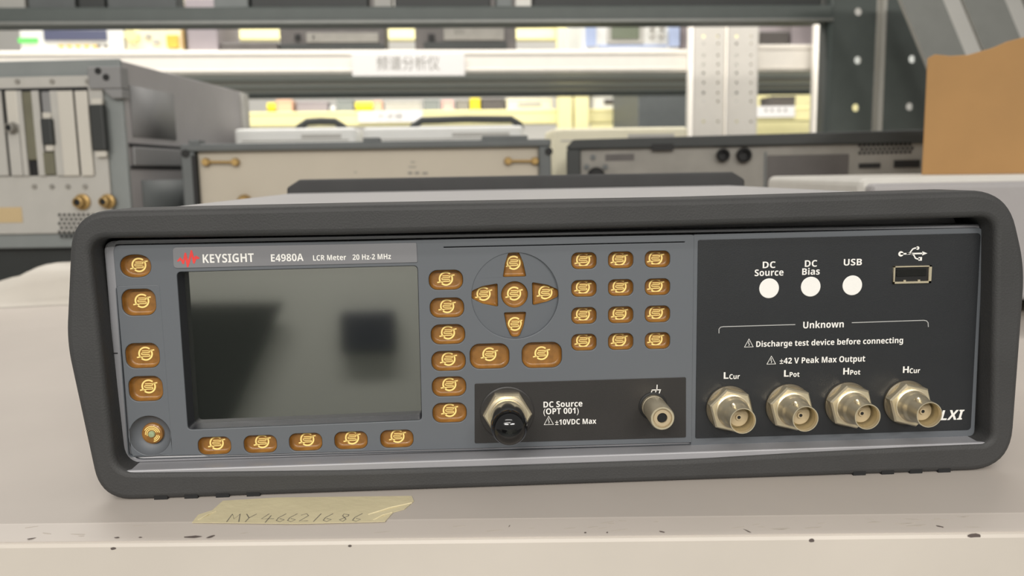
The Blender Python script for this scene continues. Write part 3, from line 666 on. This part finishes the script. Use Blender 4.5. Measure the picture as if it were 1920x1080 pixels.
for q in ((1222,270,1262,282),(1610,306,1650,315),(1676,300,1724,314)): r_ = f.rect(*q); b = MB(); b.box(r_[0], r_[1], -.002 if q[0] > 1500 else -.0075, .001, r_[2], r_[3]); b.build('slot_opening', M['dark'], rv)
b = MB()
for j in range(3):
    for i in range(12): p = f.p(1612+i*8.5+(j % 2)*4, 273+j*7-i*.2); b.lathe([(.0017,-.001),(.0017,.0012)], (p[0], 0, p[1]), n=8)
b.build('vent_grille', M['dark'], rv)
b = MB(); q = f.rect(1432, 285, 1436, 400); b.box(q[0], q[1], -.0008, .001, zb+.01, q[3]); b.build('panel_seam', M['frame'], rv)
b = MB(); q = f.rect(1437, 290, 1590, 400); b.box(q[0], q[1], -.0006, .001, zb+.01, q[3]); b.build('inset_panel', M['darkdev'], rv, .001)
for x, y in ((1112,295),(1100,313),(1135,313)): p = f.p(x, y); b = MB(); b.lathe([(.003,0),(.003,.0022)], (p[0], 0, p[1]), n=12); b.build('panel_screw', M['frame'], rv)
for x in (xl+.03, xr-.03):
    for y in (.02, .16): b = MB(); b.lathe([(.012,0),(.012,zb+.002)], (x, y, 0), axis='z', n=16); b.build('foot', M['dark'], rv)

# ------------------------------------------------------------------ pale devices in the second row
def pale(x0, x1, y, D, label, cat, handle=None, depth=.10, m='wdev', gr=None):
    f = Fr((x0+x1)/2, D, 2); a, c, _, zt = f.rect(x0, y, x1, 300)
    o = empty('handheld_instrument', f.o, f.yaw); tag(o, label, cat, gr)
    b = MB(); b.box(a, c, 0, depth, .004, zt); b.build('case', M[m], o, .005, 3)
    b = MB(); zz = zt-.012; b.box(a+.01, c-.01, -.0008, .001, zz-.006, zz-.004); b.box(a+(c-a)*.55, c-.02, -.001, .001, zz-.002, zz+.003); b.build('case_groove', M['rplate'], o)
    if handle:
        p0 = f.p(handle[0], handle[2], depth/2); p1 = f.p(handle[1], handle[2], depth/2); h = p0[1]
        b = MB(); b.tube([(p0[0], depth/2, zt-.004), (p0[0]+.004, depth/2, h-.008), (p0[0]+.016, depth/2, h), ((p0[0]+p1[0])/2, depth/2, h+.001), (p1[0]-.012, depth/2, h), (p1[0], depth/2, h-.008), (p1[0]+.002, depth/2, zt-.004)], .0052, 10); b.build('carry_handle', M['blkdev'], o)
    for x in (a+.02, c-.02): b = MB(); b.box(x-.008, x+.008, .01, depth-.01, 0, .006); b.build('foot', M['dark'], o)
pale(440, 668, 240, 1185, 'white instrument with short black carry handle behind the beige-backed instrument', 'electronic instrument', (555, 644, 229))
pale(682, 982, 237, 1190, 'wider white instrument with long black carry handle, behind the beige-backed instrument', 'electronic instrument', (770, 974, 226))
pale(1038, 1290, 239, 1170, 'pale cream instrument without handle showing above the black-topped instrument', 'electronic instrument', None, m='cream')

# ------------------------------------------------------------------ white device at right with cardboard box on it
f = Fr(1760, 590, -4)
wv = empty('white_cased_instrument', f.o, f.yaw); tag(wv, 'light grey cased instrument under the cardboard box right of the meter', 'electronic instrument')
xl = f.p(1612, 365)[0]; ztp = .1025
b = MB(); b.box(xl, xl+.42, 0, .24, .012, ztp); b.build('case', M['paledev'], wv, .006, 3)
b = MB(); b.box(xl+.004, xl+.416, -.012, .004, .014, ztp-.004); b.build('front_bezel', M['dgrey2'], wv, .004, 3)
for x in (xl+.04, xl+.38):
    for y in (.03, .21): b = MB(); b.lathe([(.012,0),(.012,.014)], (x, y, 0), axis='z', n=16); b.build('foot', M['dark'], wv)
f = Fr(1728, 715, -31, ztp)
bx = empty('cardboard_box', f.o, f.yaw); tag(bx, 'brown cardboard box with a wavy open top edge, at upper right', 'cardboard box')
H0 = f.p(1738, 98)[1]; pts = [(x, y) for x, y in ((1738,105),(1752,98),(1780,101),(1815,99),(1860,86),(1890,73),(1925,64),(1990,58))]
top = [f.p(*q) for q in pts]; xr = .20; x0 = 0.0
lean = f.p(1737, 100)[0]
front = [(x0, 0, 0), (xr, 0, 0), (xr, .02, top[-1][1])] + [(q[0], .02*q[1]/.14, q[1]) for q in top[::-1]]
b = MB(); b.prism(front, (0, .004, 0)); b.build('front_side', M['card'], bx, .0008)
hh = top[0][1]
b = MB(); b.prism([(x0, .003, 0), (x0, .11, 0), (x0+lean*.9, .11, hh*.9), (x0+lean, .02, hh)], (.004, 0, 0)); b.build('left_side', M['card'], bx)
b = MB(); b.box(xr-.004, xr, .004, .11, 0, top[-1][1]*.95); b.build('right_side', M['card'], bx)
b = MB(); b.box(x0+.004, xr, .106, .11, 0, hh*.88); b.build('back_side', M['card'], bx)
b = MB(); b.box(x0, xr, .003, .11, .0002, .004); b.build('bottom', M['cardin'], bx)

# ------------------------------------------------------------------ uprights and beam of the shelf's rear side
def upright(x0, x1, D, yaw, m, name, label, holes, ztop, zbot=-.9, flange=None, hr=.006, gr=None):
    f = Fr((x0+x1)/2, D, yaw); a = f.p(x0, 120)[0]; c = f.p(x1, 120)[0]
    o = empty(name, f.o+Vector((0,0,zbot)), f.yaw); tag(o, label, 'rack upright', gr)
    hs = []
    for hx, hy in holes:
        p = f.p(hx, hy); hs.append((p[0], p[1]-zbot))
    # strip with real holes: tile the face around each hole
    b = MB(); bm = b.bm; th = .002
    cu = bpy.data.curves.new('c', 'CURVE'); cu.dimensions = '2D'; cu.fill_mode = 'BOTH'; cu.extrude = th/2
    for i, lp in enumerate([[(a, 0), (c, 0), (c, ztop-zbot), (a, ztop-zbot)]] + [circle(x, z, hr, 20)[::-1] for x, z in hs]):
        sp = cu.splines.new('POLY'); sp.points.add(len(lp)-1); sp.use_cyclic_u = True
        for q, p in zip(sp.points, lp): q.co = (p[0], p[1], 0, 1)
    t = bpy.data.objects.new('t', cu); COL.objects.link(t); dg = bpy.context.evaluated_depsgraph_get(); dg.update()
    me = bpy.data.meshes.new_from_object(t.evaluated_get(dg)); bpy.data.objects.remove(t)
    for v in me.vertices: x, y, z = v.co; v.co = (x, -z, y)
    link('upright_face', me, M[m], o)
    for s, xx in ((0, a), (1, c)):
        b = MB(); b.box(xx-.0015, xx+.0015, -.001, .045, 0, ztop-zbot); b.build('upright_flange', M[flange[s] if flange else m], o)
    return o
upright(1560, 1640, 1340, 3, 'drack', 'rack_upright', 'dark green-grey perforated upright with three light holes right of the white uprights',
        [(1609,-70),(1609,22),(1608,113),(1604,202)], .75, flange=('drack','lgrack'))
upright(1657, 1745, 1340, 3, 'drack', 'rack_upright', 'dark green-grey perforated upright partly hidden behind the cardboard box',
        [(1712,-70),(1711,20),(1710,111),(1705,200)], .75, flange=('lgrack','drack'))
f = Fr(780, 1320, 1.5, 0)
bt = empty('rack_beam', f.o, f.yaw); tag(bt, 'long dark grey steel beam spanning the top of the view', 'rack beam')
q = f.rect(-500, 12, 1562, 44); b = MB(); b.box(q[0], q[1], 0, .035, q[2], q[3]); b.build('beam_web', M['drack'], bt, .003)
b = MB(); b.box(q[0], q[1], -.004, .0, q[2]-.001, q[2]+.004); b.build('beam_lip', M['grack'], bt, .001)
zdk = q[3]; fdk = f
q2 = f.rect(1545, 0, 2400, 44)
f2 = f
dk = empty('upper_shelf_board', f.o+f.ey*.036+Vector((0,0,q[2]+.006)), f.yaw); tag(dk, 'dark upper shelf board resting on the steel beam at the top of the view', 'shelf board')
b = MB(); b.box(q[0], q[1], 0, .05, 0, q[3]-q[2]-.006); b.build('board', M['drack'], dk)
for i, (x0, x1, m_, lb) in enumerate(((-120,46,'rplate','light grey box bottom at the top left corner'),(52,140,'frame','grey box bottom second from the top left corner'),(146,196,'blkdev','narrow black box bottom on the top beam near left'),(200,330,'frame','dark grey box bottom above the blue display'),
        (400,465,'dgrey','mid grey box bottom above the grey bag'),(470,690,'blkdev','wide black box bottom on the top beam left of middle'),(700,735,'rplate','small pale foot on the top beam above the sign'),(740,920,'blkdev','black box bottom on the top beam right of the sign'),(930,960,'dgrey','small grey foot on the top beam right of the sign'),(1000,1540,'blkdev','long black box bottom on the top beam towards right'))):
    a, c, _, _ = f.rect(x0, -10, x1, 10, .02); b = MB(); b.box(a, c, 0, .04, 0, .10)
    o = b.build('equipment_case', M[m_], None, .002, loc=f.o+f.ey*.02+Vector((0,0,zdk+.0002))); o.rotation_euler = (0,0,f.yaw); tag(o, lb, 'equipment case', 'cases on the top beam')
# diagonal braces at upper right
f = Fr(1790, 1150, 0)
for (xa0, xa1, xb0, xb1, yb, lb) in ((1690,1768,1752,1830,150,'grey slanted steel bar leftmost of three behind the cardboard box'),(1806,1884,1868,1946,150,'grey slanted steel bar in the middle behind the cardboard box'),(1920,1998,1982,2060,150,'grey slanted steel bar at the right picture edge above the box')):
    dx = (xb0-xa0)/150*330; P_ = [f.p(xa0-dx*.3, -100), f.p(xa1-dx*.3, -100), f.p(xb1+ (xb1-xa1)*.9, 285), f.p(xb0+(xb0-xa0)*.9, 285)]
    ox, oz = P_[3]; o = empty('slanted_brace', f.o+Vector((ox, 0, oz))); tag(o, lb, 'steel brace', 'slanted steel bars')
    b = MB(); b.prism([(x-ox, 0, z-oz) for x, z in P_], (0, .004, 0)); b.build('brace_face', M['grack'], o)
    b = MB(); L_ = [P_[0], P_[3]]; w_ = .010
    b.prism([(L_[0][0]-ox-w_, -.012, L_[0][1]-oz), (L_[0][0]-ox, 0, L_[0][1]-oz), (L_[1][0]-ox, 0, L_[1][1]-oz), (L_[1][0]-ox-w_, -.012, L_[1][1]-oz)], (0, .004, 0)); b.build('brace_edge', M['lgrack'], o)

# ------------------------------------------------------------------ white rack across the far aisle
YA = 3.4
f = Fr(900, 2000, YA)
def beam(x0, x1, y0, y1, f, m, name, label, cat, lip=.05):
    a, c, z0, z1 = f.rect(x0, y0, x1, y1); o = empty(name, f.o, f.yaw); tag(o, label, cat)
    b = MB(); b.box(a, c, 0, .04, z0, z1); b.build('beam_face', M[m], o, .003)
    b = MB(); b.box(a, c, -.002, 0, z1-.010, z1-.008); b.box(a, c, -.002, 0, z0+.006, z0+.008); b.build('beam_fold', M[m], o)
    return o, a, c, z0, z1
bo, ba, bc, bz0, bz1 = beam(-420, 1301, 94, 139, f, 'wrack', 'shelf_beam', 'long white shelf beam with a paper sign across the far aisle', 'shelf beam')
bo2, ca, cc, cz0, cz1 = beam(1419, 1539, 83, 133, f, 'wrack', 'shelf_beam', 'short white shelf beam right of the white perforated uprights', 'shelf beam')
a, c, z0, z1 = f.rect(660, 101, 871, 142, -.004); b = MB(); b.box(a, c, -.0045, -.0035, z0, z1); sg = b.build('paper_sign', M['paper'], None, loc=f.o); sg.rotation_euler = (0,0,f.yaw)
tag(sg, 'white paper sign with five grey characters on the far white beam', 'sign')
b = MB(); a, c, z0, z1 = f.rect(706, 106, 824, 132, -.004); b.mesh(fit_text('频谱分析仪', a, c, (z0+z1)/2, (z1-z0)*.80, -.0047, bold=0.)); b.build('lettering', M['gpanel'], sg, smooth=False)
dk = empty('far_shelf_board', f.o+Vector((0,0,bz0)), f.yaw); tag(dk, 'grey underside of the far shelf board below the signed white beam', 'shelf board')
b = MB(); b.box(ba, cc+.35, .041, .60, .012, bz1-bz0-.002); b.build('board', M['deckd'], dk)
b = MB(); b.box(ba, cc+.3, .25, .29, .004, .0125); b.build('cross_rib', M['lgrack'], dk)
b = MB(); b.box(ba, cc+.3, .44, .47, .004, .0125); b.build('cross_rib', M['lgrack'], dk)
b = MB(); b.box(ba, cc+.35, .60, .64, .0, .02); b.build('rear_beam', M['dgrey'], dk)
hl = lambda x: [(x+dx, y) for y in (68, 82, 104, 121, 137, 155, 174, 190, 228) for dx in (-13, 14)]
upright(1300, 1358, 1985, YA, 'wrack', 'rack_upright', 'left one of the paired white perforated uprights beside the far beam', hl(1332), .75, hr=.0035)
upright(1364, 1420, 1985, YA, 'wrack', 'rack_upright', 'right one of the paired white perforated uprights beside the far beam', hl(1394), .75, hr=.0035)
upright(1539, 1558, 1985, YA, 'wrack', 'rack_upright', 'narrow white upright left of the dark perforated uprights', [], .75)
# gear on the far shelf
g = Fr(900, 2030, YA)
def gear(name, x0, x1, m, label, cat, depth=.25, h=.20, y=93):
    a, c, z0, _ = g.rect(x0, 40, x1, y); z0 = bz1+.0005; o = empty(name, g.o+Vector((0,0,z0)), g.yaw); tag(o, label, cat)
    b = MB(); b.box(a, c, 0, depth, 0, h); b.build('case', M[m], o, .004); return o, z0
def gdet(o, z0, name, m, x0, y0, x1, y1, th=.004, bev=.001):
    a, c, q0, q1 = g.rect(x0, y0, x1, y1); b = MB(); b.box(a, c, -th, .002, q0-z0, q1-z0); b.build(name, M[m], o, bev)
def gknob(o, z0, m, x, y, r):
    p = g.p(x, y); b = MB(); b.lathe([(r,0),(r*.95,.014),(r*.8,.016)], (p[0], 0, p[1]-z0), n=20); b.build('knob', M[m], o)
o, z0 = gear('signal_generator', 36, 232, 'wdev', 'white instrument with long blue-grey display and green sticker on far shelf', 'electronic instrument')
gdet(o, z0, 'display', 'navy', 83, 57, 201, 76); gdet(o, z0, 'sticker', 'green', 35, 72, 72, 80)
for x in (110, 126, 142, 158, 174): gdet(o, z0, 'button', 'orange', x, 85, x+10, 89)
for x in (182, 195): gdet(o, z0, 'button', 'gpanel', x, 84, x+8, 89)
o, z0 = gear('signal_generator', 235, 344, 'cream', 'cream instrument with round yellow knob and amber square knob on far shelf', 'electronic instrument')
gknob(o, z0, 'yellow', 250, 68, .016); gdet(o, z0, 'square_knob', 'orange', 315, 67, 336, 90, .012); gdet(o, z0, 'button', 'rplate', 272, 64, 284, 70); gdet(o, z0, 'button', 'rplate', 288, 74, 300, 82); gdet(o, z0, 'side_edge', 'brass', 341, 56, 346, 92)
o, z0 = gear('equipment_bag', 350, 408, 'mauve', 'mauve-grey soft bag beside the cream instrument on far shelf', 'bag', h=.12)
o, z0 = gear('rack_module', 412, 520, 'darkdev', 'low dark module under the yellow beam on far shelf', 'electronic instrument', h=.022)
o, z0 = gear('spectrum_analyzer', 524, 722, 'darkdev', 'charcoal instrument left of the paper sign on far shelf', 'electronic instrument')
gdet(o, z0, 'connector_row', 'gpanel', 575, 62, 710, 80); gdet(o, z0, 'socket', 'dark', 553, 64, 564, 76); gdet(o, z0, 'socket', 'rplate', 585, 66, 592, 76); gdet(o, z0, 'base_rail', 'blkdev', 525, 83, 722, 93)
o, z0 = gear('spectrum_analyzer', 778, 968, 'darkdev', 'charcoal instrument right above the paper sign on far shelf', 'electronic instrument')
gdet(o, z0, 'socket', 'dark', 803, 64, 815, 78); gdet(o, z0, 'module_cover', 'gpanel', 832, 52, 945, 76); gdet(o, z0, 'socket', 'dark', 850, 55, 872, 66); gdet(o, z0, 'base_rail', 'blkdev', 795, 79, 950, 92)
o, z0 = gear('oscilloscope', 1096, 1274, 'wdev', 'white oscilloscope with pale blue corners and olive screen on far shelf', 'oscilloscope')
gdet(o, z0, 'corner_bumper', 'ltblue', 1097, 46, 1116, 88, .012); gdet(o, z0, 'corner_bumper', 'ltblue', 1253, 46, 1272, 88, .012); gdet(o, z0, 'screen_frame', 'rplate', 1138, 44, 1206, 82, .006); gdet(o, z0, 'screen', 'olive', 1145, 46, 1197, 74, .008); gdet(o, z0, 'base_strip', 'ltblue', 1120, 84, 1250, 89)
for x, y in ((1222,54),(1240,54),(1222,68),(1240,68)): gknob(o, z0, 'rplate', x, y, .006)
o, z0 = gear('equipment_bag', 1277, 1299, 'mauve', 'narrow mauve-grey case between oscilloscope and white uprights', 'bag', h=.16)
o, z0 = gear('rack_module', 1426, 1481, 'darkdev', 'dark module on the short white beam', 'electronic instrument', h=.045, y=82)
o['label'] = 'low dark module standing above the short white beam'
o, z0 = gear('equipment_bag', 1484, 1536, 'mauve', 'grey draped bag at the end of the short white beam', 'bag', h=.16, y=82)

# ------------------------------------------------------------------ yellow rack further back
f = Fr(900, 3400, YA)
y1_ = beam(380, 1600, 205, 233, f, 'yellow', 'yellow_beam', 'lower pale yellow shelf beam of the furthest rack', 'shelf beam')
y2_ = beam(330, 1600, 48, 75, f, 'yellow', 'yellow_beam', 'upper pale yellow shelf beam of the furthest rack', 'shelf beam')
for x0, x1, lb in ((1046, 1073, 'left pale yellow post of the furthest rack, below the oscilloscope'), (1077, 1104, 'right pale yellow post of the furthest rack, below the oscilloscope')):
    a, c, z0, z1 = f.rect(x0, 30, x1, 260, -.05); b = MB(); b.box(a, c, -.05, -.004, 0, 1.6); o = b.build('yellow_post', M['yellow'], None, .003, loc=f.o+Vector((0,0,-.9))); o.rotation_euler = (0,0,f.yaw); tag(o, lb, 'rack post')
a, c, z0, z1 = f.rect(672, 208, 792, 229, -.004); b = MB(); b.box(a, c, -.006, -.003, z0, z1); sg2 = b.build('paper_sign', M['paper'], None, loc=f.o); sg2.rotation_euler = (0,0,f.yaw); tag(sg2, 'small white paper sign with three characters on the lower yellow beam', 'sign')
b = MB(); a, c, z0, z1 = f.rect(706, 212, 756, 224, -.006); b.mesh(fit_text('示波器', a, c, (z0+z1)/2, (z1-z0)*.8, -.0064, bold=0.)); b.build('lettering', M['gpanel'], sg2, smooth=False)
a, c, z0, z1 = f.rect(1416, 199, 1490, 220, -.004); b = MB(); b.box(a, c, -.006, -.003, z0, z1); sg3 = b.build('paper_sign', M['paper'], None, loc=f.o); sg3.rotation_euler = (0,0,f.yaw); tag(sg3, 'white paper sign on yellow beam right of the white uprights', 'sign')
b = MB()
for x in (1434, 1445, 1458, 1470): q = f.rect(x, 204, x+5, 209, -.006); b.box(q[0], q[1], -.0066, -.0058, q[2], q[3])
b.build('lettering', M['gpanel'], sg3, smooth=False)
db = empty('yellow_rack_board', f.o+Vector((0,0,y1_[4]-.02)), f.yaw); tag(db, 'dark board laid on the lower yellow beam of the furthest rack', 'shelf board')
b = MB(); b.box(y1_[1], y1_[2], .041, .6, 0, .0195); b.build('board', M['gpanel'], db)
small = [('tape_roll',500,516,187,'byellow','bright yellow roll left on the lower yellow beam'),('plastic_box',518,548,187,'peach','peach box beside the bright yellow roll'),('plastic_box',556,614,190,'mauve','long mauve box left of the white ball'),('white_ball',617,629,192,'wdev','small white round thing on the lower yellow beam'),
         ('plastic_box',632,662,186,'dgrey','grey box left of the long yellow roll'),('tape_roll',666,699,187,'byellow','longer bright yellow roll above the small paper sign'),('plastic_box',701,717,189,'peach','small peach box right of the longer yellow roll'),('plastic_box',722,790,190,'rplate','long pale box above the small paper sign'),
         ('plastic_box',795,824,186,'dgrey','grey box left of the pink box'),('plastic_box',829,850,188,'pink','pink box on the lower yellow beam'),('plastic_box',856,878,187,'gpanel','olive-grey box right of the pink box'),('plastic_box',882,900,184,'byellow','yellow box left of the dark module'),
         ('rack_module',903,946,184,'darkdev','dark module left of the beige instrument'),('bench_instrument',950,1036,184,'cream','beige instrument left of the yellow posts'),('bench_instrument',1112,1194,178,'wdev','white instrument with dark label right of the yellow posts'),('rack_module',1446,1492,180,'darkdev','dark module behind the short white beam')]
for nm, x0, x1, yt, m_, lb in small:
    a, c, z0, z1 = f.rect(x0, yt, x1, 205, .05); z0 = y1_[4]+.0002; o = empty(nm, f.o+f.ey*.05+Vector(((a+c)/2*math.cos(f.yaw), (a+c)/2*math.sin(f.yaw), z0)), f.yaw); tag(o, lb, nm.replace('_', ' '))
    hw = (c-a)/2; b = MB()
    if nm == 'tape_roll': b.lathe([(.018,-hw),(.020,-hw+.004),(.020,hw-.004),(.018,hw)], (0, .02, .020), axis='x', n=24); b.build('roll', M[m_], o); b = MB(); b.lathe([(.013,-hw-.001),(.013,hw+.001)], (0, .02, .020), axis='x', n=20); b.build('core', M['paper'], o)
    elif nm == 'white_ball': b.lathe([(.013*math.sin(math.radians(t))+.0001, .013-.013*math.cos(math.radians(t))) for t in range(0, 181, 15)], (0, .02, 0), axis='z', n=20); b.build('ball', M[m_], o)
    else:
        h = max(.03, z1-z0); b.box(-hw, hw, 0, .12, 0, h*.8); b.build('body', M[m_], o, .003); b = MB(); b.box(-hw-.001, hw+.001, -.001, .121, h*.8, h); b.build('lid', M[m_], o, .002)
        if nm == 'bench_instrument': b = MB(); b.box(-hw*.5, hw*.5, -.003, .002, h*.35, h*.7); b.build('label_panel', M['darkdev'] if m_ == 'wdev' else M['rplate'], o)
f = Fr(1250, 3000, YA); a, c, z0, z1 = f.rect(1197, 120, 1310, 250); b = MB(); b.box(a, c, 0, .4, 0, z1+.9); dcb = b.build('steel_cabinet', M['frame'], None, .004, loc=f.o+Vector((0,0,-.9))); dcb.rotation_euler = (0,0,f.yaw)
tag(dcb, 'dark grey cabinet far behind, left of the white uprights', 'cabinet')
f = Fr(900, 4150, YA)
for x0, y0, x1, y1, lb in ((1108, 178, 1196, 250, 'pale yellow panel behind the white instrument with dark label'), (1412, 176, 1620, 250, 'pale yellow panel below the short white beam')):
    a, c, z0, z1 = f.rect(x0, y0, x1, y1); b = MB(); b.box(a, c, 0, .03, 0, z1+.9); o = b.build('rack_side_panel', M['yellow'], None, .003, loc=f.o+Vector((0,0,-.9))); o.rotation_euler = (0,0,f.yaw); tag(o, lb, 'rack panel')
# ------------------------------------------------------------------ the room, and an added set behind the viewer for the screen to mirror
b = MB(); b.box(-6, 6, -3, 6, -.92, -.9); struct(b.build('floor', M['floor']))
b = MB(); b.box(-6, 6, 5.2, 5.3, -.9, 2.6); struct(b.build('wall_back', M['wall']))
MW = 1900.0                                    # the added mirrored set stands this far (mm) in front of the panel
mir = lambda x, y: wpos(*W(x, y, -12.0-MW), 0) # where a point seen in the display lands on the added set
def mpt(x, y, dy=0): q = mir(x, y); return (q.x, -MW/1000+dy, q.z)
b = MB(); b.box(-2.2, 1.6, -MW/1000-.06, -MW/1000-.03, -.9, mpt(600, 480)[2]); pt = b.build('grey_backdrop', M['backdrop']); tag(pt, 'pale grey partition added out of view for the reflection in the dark display', 'backdrop')  # added unseen panel, gives the display its pale reflection
p0, p1, p2 = mpt(532, 566), mpt(428, 800), mpt(300, 560)
k_ = (p1[0]-p0[0])/(p1[2]-p0[2]); xb = p0[0]+k_*(-.9-p0[2])
b = MB(); b.prism([(-1.7, -MW/1000, -.9), (xb, -MW/1000, -.9), p0, (-1.7, -MW/1000, p2[2])], (0, .02, 0)); bd = b.build('backdrop_board', M['darkboard']); tag(bd, 'black slanted board added out of view against the pale partition mirrored in the display', 'board')  # added unseen board, shaped for the dark area of the reflection
q0, q1 = mpt(640, 664), mpt(740, 584)
b = MB(); b.box(q0[0], q1[0], -MW/1000-.0299, -MW/1000+.01, q0[2], q1[2]); nb = b.build('backdrop_block', M['navyblock'], None, .01); tag(nb, 'dark navy rectangular pouch added for the reflection at the right of the display', 'block')  # added unseen block for the dark rectangle in the reflection
